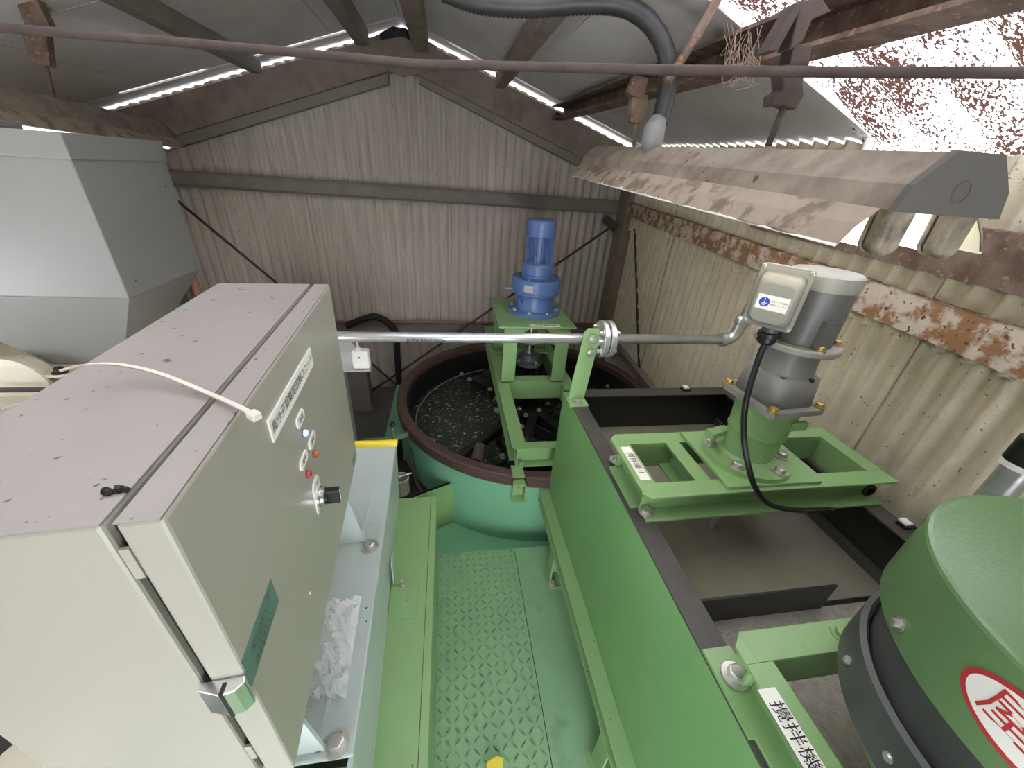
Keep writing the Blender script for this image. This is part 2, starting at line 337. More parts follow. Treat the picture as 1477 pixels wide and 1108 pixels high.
# translucent sheets
def trans_sheet(xa, xb, ya, yb, pitch=.13, amp=.018):
    """corrugated, waves run down the slope"""
    n = int((yb-ya)/pitch*10); mb = MB(); vs = []
    for i in range(n+1):
        y = ya+(yb-ya)*i/n; dz = amp*math.cos(2*math.pi*y/pitch)
        vs += [(xa, y, roofz(xa, y)+dz+.02), (xb, y, (CH+.02 if xb > 1.3 else roofz(xb, y)+.02)+dz)]
    mb.add(vs, [(2*i, 2*i+1, 2*i+3, 2*i+2) for i in range(n)], True); return mb
for xa, xb in ((-1.10, -.25), (-.25, .46), (.46, .95), (.95, 1.45)):  # columns left of the right slope's lower sheets are unseen, added for daylight
    for ya, yb in ((YN, .34), (.34, YT+.03)):
        if xa > .4 and ya < 0: continue
        trans_sheet(xa, xb, ya, yb).build('translucent_sheet', SKYL, ce)

# ---- steelwork of the shed (each member its own structure object)
TR = [0]
def trim(mb, m, parts=None, bevel=0):
    TR[0] += 1; o = mb.build('trim_%d' % TR[0], m, bevel=bevel); o['kind'] = 'structure'; return o
def gable(xa, za, xb, zb, da, db, y0, y1, m):
    """sloping member between two x; top at z, depth da/db"""
    return trim(MB().prism([(xa, y0, za), (xb, y0, zb), (xb, y0, zb-db), (xa, y0, za-da)], (0, y1-y0, 0)), m)
def lz(X): return CH+(.405-.338*(X+.02))
def lzl(X): return CH+(.455+.318*(X+.28))
gable(-.25, CH+.66, 1.42, CH+.14, .16, .19, 2.97, 3.07, STEEL)              # right rafter
gable(-.25, CH+.66, -2.05, CH+.09, .16, .19, 2.97, 3.07, STEEL)             # left rafter
gable(-.165, lz(-.165)+.045, 1.32, lz(1.32)+.045, .065, .075, 3.0, 3.05, GIRT)
gable(-.345, lzl(-.345)+.03, -1.95, lzl(-1.95)+.03, .05, .075, 3.0, 3.05, GIRT)
trim(MB().prism([(-.46, 2.955, CH+.60), (-.25, 2.955, CH+.67), (-.05, 2.955, CH+.61), (-.05, 2.955, CH+.50), (-.25, 2.955, CH+.45), (-.46, 2.955, CH+.50)], (0, .012, 0)), STEEL)   # ridge gusset
trim(MB().box(1.27, 1.42, 2.88, 3.04, FLOOR, CH+.15), STEEL)                 # corner post
trim(MB().box(-2.0, -1.86, 2.90, 3.04, FLOOR, CH+.15), STEEL)
trim(MB().chan((-2.0, 3.07, CH-.135), (1.40, 3.07, CH-.135), .092, .045, (0, -1, 0)), GIRT)       # back girt
trim(MB().chan((-2.0, 3.07, CH-1.125), (1.40, 3.07, CH-1.125), .10, .045, (0, -1, 0)), GIRT)
trim(MB().tube([(-2.0, 3.03, CH-1.11), (1.4, 3.03, CH-1.11)], .011), PIPEP)
def rg(Y): return CH-.128-.085*(3.1-Y)/2.49
P0 = (wallx(3.0), 3.0, rg(3.0)); P1 = (wallx(-.8), -.8, rg(-.8))
P0 = V(P0)-V(.05, 0, 0); P1 = V(P1)-V(.05, 0, 0)
trim(MB().chan(P0, P1, .085, .045, (1, -.05, 0), up=(0, 0, 1)), RUSTW)
trim(MB().chan((wallx(3), 3.0, CH-1.12), (wallx(-.6), -.6, CH-1.12), .09, .04, (-1, 0, 0)), GIRT)
P0 = (wallx(1.5)-.005, 1.5, CH-.02); P1 = (wallx(-.8)-.005, -.8, CH-.075)
P0 = V(P0)-V(.05, 0, 0); P1 = V(P1)-V(.05, 0, 0)
trim(MB().chan(P0, P1, .11, .05, (1, -.05, 0)), RUST)                        # eaves girt
for X, m, wd, hd, ya in ((-1.07, GIRT, .06, .07, -.8), (-.47, GIRT, .07, .08, -.8), (-.14, STEEL, .085, .09, -.8), (.33, STEEL, .06, .07, -.8)):   # purlins
    za, zb = roofz(X+wd/2, ya)-.004, roofz(X+wd/2, 2.98)-.004
    trim(MB().prism([(X-wd/2, ya, za), (X-wd/2, 2.98, zb), (X-wd/2, 2.98, zb-hd), (X-wd/2, ya, za-hd)], (wd, 0, 0)), m)
trim(MB().chan((.76, -.8, roofz(.76, -.8)-.004), (.76, 2.98, roofz(.76, 2.98)-.004), .075, .085, (-1, 0, 0), t=.008), RUST)   # rusty purlin by the skylight
def rod(pts, r, m=RUST, n=8): return trim(MB().tube(pts, r, n), m)
# tie rod across the shed, braces
zr = CH+.17
rod([onZ(1477, 105, .17), onZ(1200, 104, .17), onZ(950, 101, .17), onZ(600, 92, .17), onZ(300, 64, .17), onZ(0, 40, .17)][::1], .0075, RUSTD)
a = V(onZ(1477, 105, .17)); b = V(onZ(1200, 104, .17)); rod([a, a+(a-b).normalized()*.45], .0075, RUSTD)
a = V(onZ(0, 40, .17)); rod([a, a+V(-.9, .1, 0)], .0075, RUSTD)
rod([onY(250, 285, 3.02), onY(395, 405, 3.02), onY(560, 545, 3.02), onY(650, 625, 3.02)], .009, RUSTD)     # wall braces
rod([onY(885, 325, 2.98), onY(700, 452, 2.98), onY(560, 548, 2.98), onY(480, 600, 2.98)], .009, RUSTD)
rod([(wallx(2.8), 2.8, CH-.3), (wallx(2.1), 2.1, CH-1.3)], .008, RUSTD)
trim(MB().obox(onY(880, 322, 2.95), (1, 0, -.6), (0, 1, 0), (.6, 0, 1), .06, .006, .03), RUSTD)
rod([onP(1037, -5, (0, 1.15, 0), (0, 1, 0)), onP(1000, 60, (0, 1.15, 0), (0, 1, 0)), onP(962, 118, (0, 1.15, 0), (0, 1, 0))], .011, RUST)
rod([onY(1020, 460, 2.2), onY(955, 500, 2.5), onY(900, 545, 2.8)], .012, RUST)

# ------------------------------------------------------------ helper for bolts
def bolt(p, parent, axis=(0, 0, 1), r=.010, h=.008, m=None, name='bolt'):
    return MB().hexbolt(p, axis, r, h).build(name, m or ZINC, parent)
def frame_ring(mb, x0, x1, y0, y1, zt, h, wd, t=.006):
    """rectangular frame of channels, webs inside, flanges outwards? here: webs on the inner side of 4 bars"""
    return mb

# ------------------------------------------------------------ walkway deck and skid
DX0, DX1, DYF = -.055, .365, 1.108
sk = thing('steel_skid', 'green painted steel skid plate under the tanks and walkway', 'skid', (.3, 1.0, -.30))
MB().box(-.42, 1.10, -.6, 2.80, -.17, -.11).build('base_plate', GT, sk)
for x in (-.38, .36, 1.02): MB().chan((x, -.6, -.17), (x, 2.80, -.17), .13, .07, (1, 0, 0), .008).build('skid_beam', G, sk)
dk = thing('checker_plate_deck', 'green checker plate walkway between the cabinet and the square tank', 'deck', (.15, .5, -.012))
MB().box(DX0-.02, .52, -.6, DYF, -.012, 0).build('plate', GD, dk, bevel=.002)
MB().box(DX0-.02, .52, DYF-.012, DYF-.002, -.11, -.012).build('edge_beam', G, dk)
MB().box(DX0-.02, .52, -.6, -.59, -.11, -.012).build('edge_beam', G, dk)
mb = MB()                                                                   # raised lugs in a herringbone
pit = .027
for i in range(int((DX1-DX0-.11)/pit)+1):
    for j in range(int((DYF+.45)/pit)):
        x = DX0+.012+i*pit; y = DYF-.012-j*pit
        if y < -.45: continue
        a = math.radians(45 if (i+j) % 2 else -45)+math.radians(0)
        ux, uy = math.cos(a), math.sin(a); L_, w_ = .0132, .0034
        q = [(x+ux*L_, y+uy*L_, 0), (x-uy*w_, y+ux*w_, 0), (x-ux*L_, y-uy*L_, 0), (x+uy*w_, y-ux*w_, 0), (x+ux*L_*.55, y+uy*L_*.55, .0045), (x-ux*L_*.55, y-uy*L_*.55, .0045)]
        mb.add(q, [(0, 1, 4), (1, 5, 4), (1, 2, 5), (2, 3, 5), (3, 4, 5), (3, 0, 4)])
mb.build('raised_lugs', GDL, dk, kind='stuff')
MB().box(DX1-.095, DX1-.0925, -.6, DYF-.01, -.002, .0006).build('seam', DARK, dk)
yt = onZ(712, 1100, -1.44)
tag(MB().prism([(yt[0]-.028, yt[1]-.03, .001), (yt[0]+.022, yt[1]-.03, .001), (yt[0]+.028, yt[1]+.004, .001), (yt[0]+.01, yt[1]+.012, .001), (yt[0]-.02, yt[1]+.002, .001)], (0, 0, .02)).build('yellow_wedge', YEL, bevel=.003),
    'small yellow plastic block lying on the checker plate walkway', 'block')

# ------------------------------------------------------------ green trunking box beside the walkway
ZB = CH-1.06
gb = thing('cable_trunking', 'long green steel trunking box with a flat lid beside the walkway', 'trunking', (-.2, .5, -.012))
MB().box(-.40, -.0765, -.5, 1.055, -.11, .001).build('plinth', G, gb)
MB().box(-.40, -.0535, -.5, 1.055, .001, ZB-.004).build('body', G, gb, bevel=.003)
MB().box(-.40, -.0525, -.5, 1.057, ZB-.004, ZB).build('lid', G, gb, bevel=.0015)
MB().box(-.073, -.0715, .0, 1.05, ZB-.001, ZB+.0006).build('lid_seam', RUSTD, gb)
p = onZ(600, 850, -1.058); tb = MB().box(-.17, -.095, .62, .715, ZB, ZB+.004).build('tab_plate', G, gb, bevel=.001)
p = onZ(580, 846, -1.056); MB().lathe([(.011, 0), (.011, .002)], (p[0], p[1], ZB+.004), 14).lathe([(.007, .002), (.007, .009)], (p[0], p[1], ZB+.004), 6).lathe([(.0035, .009), (.0035, .026)], (p[0], p[1], ZB+.004), 10).build('stud_bolt', ZINC, gb)

# ------------------------------------------------------------ blue-grey base frame under the cabinet
ZS = CH-.81
def bx(Y): return -.148-.0267*Y
bs = thing('machine_base', 'blue-grey steel base frame carrying the control cabinet', 'base frame', (-.4, .6, ZB))
MB().prism([(bx(.27), .27, ZS), (bx(1.06), 1.06, ZS), (-.44, 1.06, ZS), (-.44, .27, ZS)], (0, 0, -.008)).build('top_plate', BASEG, bs, bevel=.003)
MB().prism([(bx(.05), .05, ZB), (bx(1.06)-.01, 1.06, ZB), (bx(1.06), 1.06, ZS-.008), (bx(.05), .05, ZS-.008)], (-.008, 0, 0)).build('front_apron', BASEG, bs)
MB().box(-.44, bx(1.06)-.008, 1.05, 1.058, ZB, ZS-.008).build('end_apron', BASEG, bs)
MB().box(-.44, bx(.05)-.008, .045, .05, ZB, ZS-.008).build('end_apron', BASEG, bs)
MB().prism([(bx(.05), .05, ZS-.03), (bx(.268), .268, ZS-.03), (-.44, .268, ZS-.03), (-.44, .05, ZS-.03)], (0, 0, -.008)).build('lower_plate', BASEG, bs)
for pp in ((533, 787), (485, 1072)):
    q = onZ(*pp, -.806); bolt((q[0], q[1], ZS), bs, r=.013, h=.011)
for pp in ((585, 868), (590, 905)):
    pass
q = onX(598, 760, -.17)
MB().prism([(bx(.72)+.001, .72, ZB+.002), (bx(.76)+.001, .76, ZB+.002), (bx(.76)+.001, .76, ZB+.09), (bx(.72)+.001, .72, ZB+.09)], (.003, 0, 0)).build('cover_tab', BASEG, bs)
# yellow edge guard at the far end of the base
a = onZ(505, 636, -.80); b = onZ(572, 632, -.80)
yg = MB(); ax = V(b)-V(a); ax.z = 0; yd = V(-ax.y, ax.x, 0).normalized()
prof = [V(a)+yd*(.014*math.cos(t))+V(0, 0, .004+.016*math.sin(t)) for t in np.linspace(0, math.pi, 9)]
a0 = V(a[0], 1.045, ZS); 
pr = [V(-.36, 1.052+.013*math.cos(t), ZS-.001+.017*math.sin(t)) for t in np.linspace(0, math.pi, 9)]
tag(MB().prism(pr, (.36+bx(1.05)+.004, 0, 0)).build('edge_guard', YEL), 'bright yellow plastic edge guard at the end of the blue-grey base', 'edge guard')

# ------------------------------------------------------------ control cabinet (turned about 4 degrees)
CY0, CY1 = .204, .772; ZT = CH-.21; ZD = CH-.625
cu = V(-.07, 1, 0).normalized(); cn = V(1, .07, 0).normalized()
def dx(Y): return -.169-.07*Y
def cp(u, n, z): return V(dx(CY0), CY0, z)+cu*u+cn*n           # u along the door, n outwards
CL = (CY1-CY0)/cu.y
cb = thing('control_cabinet', 'cream steel control cabinet with a hinged door, pilot lamps and chrome latch', 'cabinet', (-.3, .5, ZS))
DT, GAP, BD = .027, .007, .150
def cbox(u0, u1, n0, n1, z0, z1): return MB().prism([cp(u0, n0, z0), cp(u1, n0, z0), cp(u1, n1, z0), cp(u0, n1, z0)], (0, 0, z1-z0))
body = cbox(0, CL, -DT-GAP-BD, -DT-GAP, ZD, ZT-.0015).build('body', CAB, cb, bevel=.003)
cbox(-.0005, CL, -DT-GAP-BD-.0005, -DT-GAP, ZT-.0015, ZT).build('roof_panel', CABT, body, bevel=.0006)
cbox(.008, CL-.008, -DT-GAP, -DT+.003, ZD+.008, ZT-.008).build('seal', BLKP, body)
# door: open tray (front skin and rolled lips)
door = cbox(0, CL, -DT, 0, ZD, ZT-.0015).build('door', CAB, cb, bevel=.0028)
cbox(-.0003, CL, -DT, -.0015, ZT-.0015, ZT).build('door_top_dust', CABT, door)
def dpl(px, py, off=0): return V(onP(px, py, cp(0, off, 0), cn))
def duv(px, py): q = dpl(px, py); return ((q-cp(0, 0, 0)).dot(cu), q.z)
def plate_on_door(u0, u1, z0, z1, t, m, name, parent, bevel=.0008): return cbox(u0, u1, -.0002, t, z0, z1).build(name, m, parent, bevel=bevel)
# main nameplate
ua, za = duv(383, 605); ub, zb = duv(443, 490); uc, zc = duv(394, 628)
npl = plate_on_door(ua, ub, (za+zc)/2-.019, (za+zc)/2+.011, .0022, LABEL, 'nameplate', door)
zm = (za+zc)/2-.004
text('高分子凝集剤溶解ユニット', (ub-ua)*.081, cp((ua+ub)/2, .0023, zm), cu, (0, 0, 1), INK, npl)
# pilot lamps
for (lx, ly), (tx, ty), m, kanji, cname in (((437, 625), (432, 604), LENSW, '電源', 'white'), ((452, 655), (449, 635), LENSO, '運転', 'amber'), ((442, 684), (437, 664), LENSR, '異常', 'red')):
    u, z = duv(lx, ly); c = cp(u, 0, z)
    l = MB().lathe([(.0062, 0), (.0062, .0016)], c, 20, cn).build('pilot_lamp', GREYM, door); tag(l, cname+' pilot lamp')
    MB().lathe([(.0052, .0016), (.0052, .003), (.0042, .0055), (.0025, .0068), (.0006, .007)], c, 20, cn).build('lens', m, l)
    u2, z2 = duv(tx, ty)
    pts = [cp(u2+a_, 0, z2+b_) for a_, b_ in ((-.017, -.004), (-.017, .004), (-.013, .008), (.013, .008), (.017, .004), (.017, -.004), (.013, -.008), (-.013, -.008))]
    lb = MB().prism(pts, cn*.002).build('lamp_label', LABEL, door)
    text(kanji, .0095, cp(u2, .0021, z2), cu, (0, 0, 1), INK, lb)
# selector switch
u, z = duv(458, 715)
pts = [cp(u+a_, 0, z+b_) for a_, b_ in ((-.018, -.022), (-.018, .024), (-.010, .033), (.010, .033), (.018, .024), (.018, -.022))]
sl = MB().prism(pts, cn*.002).build('switch_plate', LABEL, door, bevel=.0006)
text('停 運転', .008, cp(u, .0021, z+.022), cu, (0, 0, 1), INK, sl)
c = cp(u, .002, z-.002)
sw = MB().lathe([(.0165, 0), (.0165, .003), (.0148, .004), (.0148, .009), (.013, .010)], c, 28, cn).build('selector_switch', CHROME, door)
MB().lathe([(.0125, .010), (.0125, .013), (.0115, .014)], c, 24, cn).build('collar', BLACK, sw)
MB().obox(c+cn*.021, cu, cn, (0, 0, 1), .006, .009, .0125).build('knob', BLACK, sw, bevel=.0015)
MB().obox(c+cn*.0302, cu, cn, (0, 0, 1), .0008, .0004, .0105).build('pointer_line', WHITE, sw)
# green notice and dark plate
q = [duv(*c_) for c_ in ((347, 955), (390, 836), (403, 870), (361, 987))]
U0, U1 = (q[0][0]+q[3][0])/2, (q[1][0]+q[2][0])/2; zt_, zl_ = (q[0][1]+q[1][1])/2, (q[2][1]+q[3][1])/2
gl = plate_on_door(U0, U1, zl_, zt_, .0006, GLABEL, 'notice_sticker', door, 0)
lines = ['注意', '一運転中は扉を開けないこと', '一点検時は電源を切ること', '一水をかけないこと', '一濡れた手で操作しないこと', '一異常時は直ちに停止すること']
for i, tline in enumerate(lines):
    text(tline, (zt_-zl_)*.11, cp(U0+(U1-U0)*(.5 if i else .82), .0007, zt_-(zt_-zl_)*(i+.8)/6.7), cu, (0, 0, 1), INK, gl)
ua, za = duv(510, 668); ub, zb = duv(500, 712)
plate_on_door(CL-.055, CL-.022, ZD+.012, ZD+.030, .0006, GLABEL, 'rating_sticker', door, 0)
u, z = duv(447, 855); MB().lathe([(.0025, 0), (.0022, .0015)], cp(u, 0, z), 8, cn).build('screw', BRASS, door)
# chrome latch on the near edge
q = V(onY(325, 1000, CY0-.004)); zl = q.z
la = thing  # latch parts
lt = MB(); lc = cp(-.001, -DT*.48, zl)
prof = [cp(0, -.034, zl-.019), cp(0, .000, zl-.019), cp(-.006, .002, zl-.019), cp(-.012, -.004, zl-.019), cp(-.0135, -.016, zl-.019), cp(-.007, -.034, zl-.019)]
latch = MB().prism(prof, (0, 0, .038)).build('latch', CHROME, door, bevel=.0008)
MB().prism([cp(-.0137, -.0155, zl-.020), cp(-.0137, -.0125, zl-.020), cp(-.004, -.0125, zl-.020), cp(-.004, -.0155, zl-.020)], (0, 0, .040)).build('latch_slot', BLACK, latch)
for zz in (ZT-.055, ZD+.05):
    cbox(.0005, .003, -DT-GAP+.0005, -DT-.0005, zz, zz+.03).build('hinge_clip', CAB, body)
# brackets holding the cabinet over the base
for (bp, tp) in (((519, 783), (504, 732)), ((458, 1085), (440, 995))):
    f = onZ(*bp, -.81); Y = f[1]
    xo = dx(Y)+.0
    br = MB().prism([(f[0]+.012, Y, ZS), (f[0]-.09, Y, ZS), (f[0]-.09, Y, ZD), (xo-.02, Y, ZD), (f[0]-.01, Y, ZD-.03)], (0, .006, 0)); br.build('bracket', BASEG, cb)
    MB().box(f[0]-.002, f[0]+.004, Y, Y+.14, ZS, ZS+.004).build('weld_seam', BASEG, cb)
    MB().box(f[0]-.09, f[0]-.084, Y, Y+.14, ZS, ZD).build('bracket_web', BASEG, cb)

# loose things on the cabinet
def zipz(t): return 0
P = [onZ(88, 536, -.170), onZ(120, 528, -.186), onZ(170, 527, -.192), onZ(230, 540, -.198), onZ(300, 568, -.205), onZ(345, 588, -.203), onZ(362, 597, -.204)]
mb = MB(); cpts = catmull(P, 6); W2 = .0022
vs = []
for i, p in enumerate(cpts):
    t = (cpts[min(i+1, len(cpts)-1)]-cpts[max(i-1, 0)]); sd = V(-t.y, t.x, 0).normalized()*W2*(.35 if i == 0 else 1); vs += [p+sd+V(0, 0, .0016), p-sd+V(0, 0, .0016), p-sd, p+sd]
n = len(cpts); fs = [(4*i+k, 4*i+(k+1) % 4, 4*i+4+(k+1) % 4, 4*i+4+k) for i in range(n-1) for k in range(4)]+[(0, 1, 2, 3), (4*n-1, 4*n-2, 4*n-3, 4*n-4)]
ct = thing('cable_tie', 'long translucent white nylon cable tie lying across the cabinet top', 'cable tie', tuple(cpts[12]))
mb.add(vs, fs).build('strap', TIE, ct)
t = (cpts[-1]-cpts[-4]).normalized(); sd = V(-t.y, t.x, 0); MB().obox(cpts[-1]+t*.004, t, sd, (0, 0, 1), .005, .0045, .0035).build('head', TIE, ct, bevel=.0015)
dc = onZ(155, 708, -.208); mb = MB()
for k in range(9):
    a = RN.uniform(0, 6.28); c = V(dc[0]+RN.uniform(-.012, .012), dc[1]+RN.uniform(-.003, .003), ZT+.0015); r = RN.uniform(.0015, .0035)
    mb.lathe([(r*.6, -.0015), (r, 0), (r*.5, .0025)], c, 7)
tag(mb.build('debris_clump', DARK), 'small clump of black dirt on the cream cabinet top', 'debris')

# ------------------------------------------------------------ document pouch on the base
pp_ = [onZ(*q, -.795) for q in ((452, 872), (521, 860), (508, 960), (500, 1000), (455, 1012), (440, 960))]
po = thing('document_pouch', 'crumpled clear plastic pouch with printed sheet lying on the base', 'pouch', (pp_[3][0], pp_[3][1], ZS))
e0, e1, e2, e3 = [V(onZ(*q, -.808)) for q in ((440, 876), (521, 862), (500, 1000), (440, 1005))]
xdir = (e1-e0).normalized(); ydir = (e3-e0).normalized()
for v in (e0, e1, e2, e3): v.z = ZS+.002
pap = MB().prism([e0-xdir*.03, e1, lerp(e1, e2, .75), lerp(e0, e3, .75)-xdir*.03], (0, 0, .0012)).build('printed_sheet', PAPER, po)
for i in range(7):
    y = .10+.09*i; a = lerp(e0, e3, y)-xdir*.01; b = lerp(e1, e2, y); MB().prism([lerp(a, b, .05)+V(0, 0, .0013), lerp(a, b, .9)+V(0, 0, .0013), lerp(a, b, .9)+ydir*.0008+V(0, 0, .0013), lerp(a, b, .05)+ydir*.0008+V(0, 0, .0013)], (0, 0, .0002)).build('printed_line', INK, pap)
nu, nvv = 16, 26; vs = []
for i in range(nu+1):
    for j in range(nvv+1):
        a, b = i/nu, j/nvv; p = lerp(lerp(e0, e1, a), lerp(e3, e2, a), b*1.05)
        ridge = .010*abs(math.sin(9*a+5*b+2.2*math.sin(7*b)))**3+.008*abs(math.sin(11*b-6*a+1.7*math.sin(5*a)))**4+RN.uniform(0, .0014)
        vs.append((p.x, p.y, ZS+.0045+ridge*math.sin(math.pi*min(1, max(0, a*.98+.01)))**.4))
mb = MB(); mb.add(vs, [(i*(nvv+1)+j, (i+1)*(nvv+1)+j, (i+1)*(nvv+1)+j+1, i*(nvv+1)+j+1) for i in range(nu) for j in range(nvv)]); mb.build('clear_film', FILM, po)

# ------------------------------------------------------------ round thickening tank
RC = (.467, 1.97); RR = .764; ZR = CH-1.145
rt = thing('round_tank', 'round green steel tank with a rusty brown rim and black sludge', 'tank', (RC[0], RC[1], -.11))
c0 = (RC[0], RC[1], 0)
MB().lathe([(RR-.012, -.11), (RR-.012, ZR-.055)], c0, 72, cap=False).build('shell', GT, rt)
MB().lathe([(RR-.012, ZR-.06), (RR, ZR-.055), (RR, ZR-.006), (RR-.006, ZR), (RR-.045, ZR), (RR-.052, ZR-.008), (RR-.052, ZR-.05)], c0, 72, cap=False).build('rim_band', RIMB, rt)
MB().lathe([(RR-.0525, ZR-.045), (RR-.0525, ZR-.30)], c0, 72, cap=False).build('inner_wall', BLKP, rt)
MB().lathe([(RR-.030, -.108), (.012, -.106)], c0, 48, cap=False).build('floor_plate', GT, rt)
# sludge surface
mb = MB(); rings = []
for k in range(13):
    r = .0005+(RR-.055)*k/12; rings.append([V(RC[0]+r*math.cos(2*math.pi*i/48), RC[1]+r*math.sin(2*math.pi*i/48), ZR-.20+RN.uniform(-.004, .004)) for i in range(48)])
mb.loft(rings, cap=False).build('sludge', FOAM, rt, kind='stuff')
# seam and foot ring outside
for a in (-1.32,):
    p = V(RC[0]+(RR-.011)*math.cos(a), RC[1]+(RR-.011)*math.sin(a), 0)
    MB().cyl(p+V(0, 0, -.105), p+V(0, 0, ZR-.06), .004, 6).build('weld_seam', GT, rt)
for a in (-1.18, -.8, -2.3):
    p = V(RC[0]+(RR-.004)*math.cos(a), RC[1]+(RR-.004)*math.sin(a), 0); ut = V(-math.sin(a), math.cos(a), 0); un = V(math.cos(a), math.sin(a), 0)
# rim lug
p = onZ(530+50, 640, -1.145)
lug = MB().obox((RC[0]+(RR+.03)*math.cos(3.62), RC[1]+(RR+.03)*math.sin(3.62), ZR-.045), (math.cos(3.62), math.sin(3.62), 0), (-math.sin(3.62), math.cos(3.62), 0), (0, 0, 1), .075, .012, .006)
lug.build('rim_lug', G, rt, bevel=.001)
bolt((RC[0]+(RR+.005)*math.cos(3.62), RC[1]+(RR+.005)*math.sin(3.62), ZR-.038), rt)
# scum ring rod and rake bolts inside
ring = [V(RC[0]+(RR-.095)*math.cos(a), RC[1]+(RR-.095)*math.sin(a), ZR-.185) for a in np.linspace(1.9, 4.4, 40)]
MB().tube(ring, .004, 6).build('scum_ring', GALV, rt)
# rake: hub, discs, paddles and arms, dark and wet
rk = thing('sludge_rake', 'black wet rake with bolted paddles inside the round tank', 'rake', (.49, 2.0, ZR-.25))
MB().lathe([(.16, ZR-.14), (.16, ZR-.125), (.05, ZR-.12), (.05, ZR+.0)], (.50, 2.03, 0), 28).build('hub_disc', BLKP, rk)
MB().lathe([(.29, ZR-.22), (.27, ZR-.165), (.25, ZR-.165)], (.53, 1.78, 0), 30, cap=False).build('drum', BLKP, rk)
def arm(p0, p1, h=.04, wd=.02, name='arm', m=None):
    a = V(p0); b = V(p1); d = (b-a); n = V(-d.y, d.x, 0).normalized()
    return MB().obox((a+b)/2, d, n, d.cross(n), d.length/2, wd/2, h/2).build(name, m or BLKP, rk, bevel=.003)
for p0, p1, h, wd in (((.50, 2.0), (.16, 2.38), .05, .06), ((.50, 2.0), (.05, 1.55), .05, .035), ((.5, 1.9), (.30, 1.40), .03, .05), ((.50, 1.98), (.74, 1.52), .05, .06), ((.48, 1.76), (.66, 1.58), .07, .012), ((.28, 1.46), (.62, 1.42), .05, .03), ((.5, 2.1), (1.0, 2.2), .05, .05), ((.62, 1.9), (.98, 1.72), .05, .05), ((.3, 1.5), (.12, 1.42), .03, .02)):
    arm((p0[0], p0[1], ZR-.14), (p1[0], p1[1], ZR-.15), h, wd)
for px_, py_ in ((666, 522), (666, 540), (677, 548), (707, 562), (716, 575), (740, 608), (752, 616), (749, 590), (716, 592), (725, 659), (758, 600), (790, 583), (777, 592), (815, 604), (886, 545), (876, 558), (815, 590)):
    q = onZ(px_, py_, -1.145+.03+.10-.0); q = onZ(px_, py_, -1.262); MB().hexbolt(tuple(q), (0, 0, 1), .011, .012).build('bolt', ZINC, rk)
q = onZ(690, 655, -1.20); MB().cyl((q[0]-.015, q[1]-.05, q[2]-.01), (q[0]+.012, q[1]+.05, q[2]+.005), .028, 16).build('roller', RUSTD, rk)
q = onZ(757, 640, -1.22); MB().cyl((q[0]-.01, q[1]-.04, q[2]-.02), (q[0]+.01, q[1]+.04, q[2]-.01), .022, 14).build('roller', RUSTD, rk)

# chute on the tank's left side
ZC = CH-1.30
cz = thing('overflow_chute', 'open green steel chute with dark inside on the flank of the round tank', 'chute', (-.1, 1.45, -.012))
A = (0.045, 1.395); B = (-.17, 1.295); Cc = (-.46, 1.295); D = (-.46, 1.74); E_ = (-.26, 1.74)
for nm, (p, q), m in (('near_plate', (A, B), G), ('near_plate', (B, Cc), G), ('left_plate', (Cc, D), G), ('far_plate', (D, E_), G)):
    d = V(q[0]-p[0], q[1]-p[1], 0); n = V(-d.y, d.x, 0).normalized(); n = n if n.y > 0 and nm == 'near_plate' else n
    MB().prism([(p[0], p[1], -.11), (q[0], q[1], -.11), (q[0], q[1], ZC), (p[0], p[1], ZC)], n*.006).build(nm, m, cz)
MB().prism([(A[0]-.005, A[1]+.012, .0), (B[0], B[1]+.012, .0), (-.45, 1.31, .0), (-.45, 1.73, .0), (-.25, 1.73, 0), (-.1, 1.5, 0)], (0, 0, .004)).build('bottom', DARK, cz)
MB().prism([(-.452, 1.735, ZC-.003), (-.26, 1.735, ZC-.003), (-.26, 1.735, .0), (-.452, 1.735, .0)], (0, -.004, 0)).build('liner', DARK, cz)
MB().prism([(B[0]-.02, B[1]+.010, ZC-.004), (A[0]-.01, A[1]+.010, ZC-.004), (A[0]-.01, A[1]+.010, 0), (B[0]-.02, B[1]+.010, 0)], (0, .003, 0)).build('liner', DARK, cz)
MB().prism([(-.45, 1.305, ZC-.004), (B[0], B[1]+.010, ZC-.004), (B[0], B[1]+.010, 0), (-.45, 1.305, 0)], (0, .003, 0)).build('liner', DARK, cz)
q = onZ(578, 690, -1.36)
bk = thing('pipe_stub', 'short dirty beige pipe socket with a cross bar inside the dark chute', 'pipe', (q[0], q[1], .004))
MB().lathe([(.040, .0), (.040, q[2]), (.034, q[2]), (.034, .01)], (q[0], q[1], .004), 24, cap=False).build('pipe_wall', CREAMM, bk)
MB().cyl((q[0]-.045, q[1]-.02, q[2]+.012), (q[0]+.052, q[1]+.015, q[2]+.016), .006, 8).build('cross_bar', GALV, bk)
q2 = V(onZ(600, 690, -1.40)); tag(MB().tube(catmull([(q2.x-.03, q2.y+.14, .20), (q2.x-.02, q2.y+.05, .10), (q2.x+.0, q2.y-.01, .04), (q2.x+.03, q2.y-.05, .0)], 6), .008, 8).build('drain_hose', RUSTD), 'thin brown hose lying inside the dark chute', 'hose')
# lever with ball knob behind the yellow guard
ka = V(onY(567, 640, 1.30)); kb = V(onY(566, 612, 1.30))
lv = thing('lever_handle', 'thin steel lever with a black ball knob behind the yellow edge guard', 'lever', (ka.x, ka.y, ZC-.1))
MB().cyl((ka.x+.005, ka.y, ZC-.006), kb, .0045, 10).build('rod', GALV, lv)
MB().lathe([(.002, -.012), (.009, -.009), (.0125, 0), (.009, .009), (.002, .0125)], kb, 16).build('ball_knob', BLACK, lv)

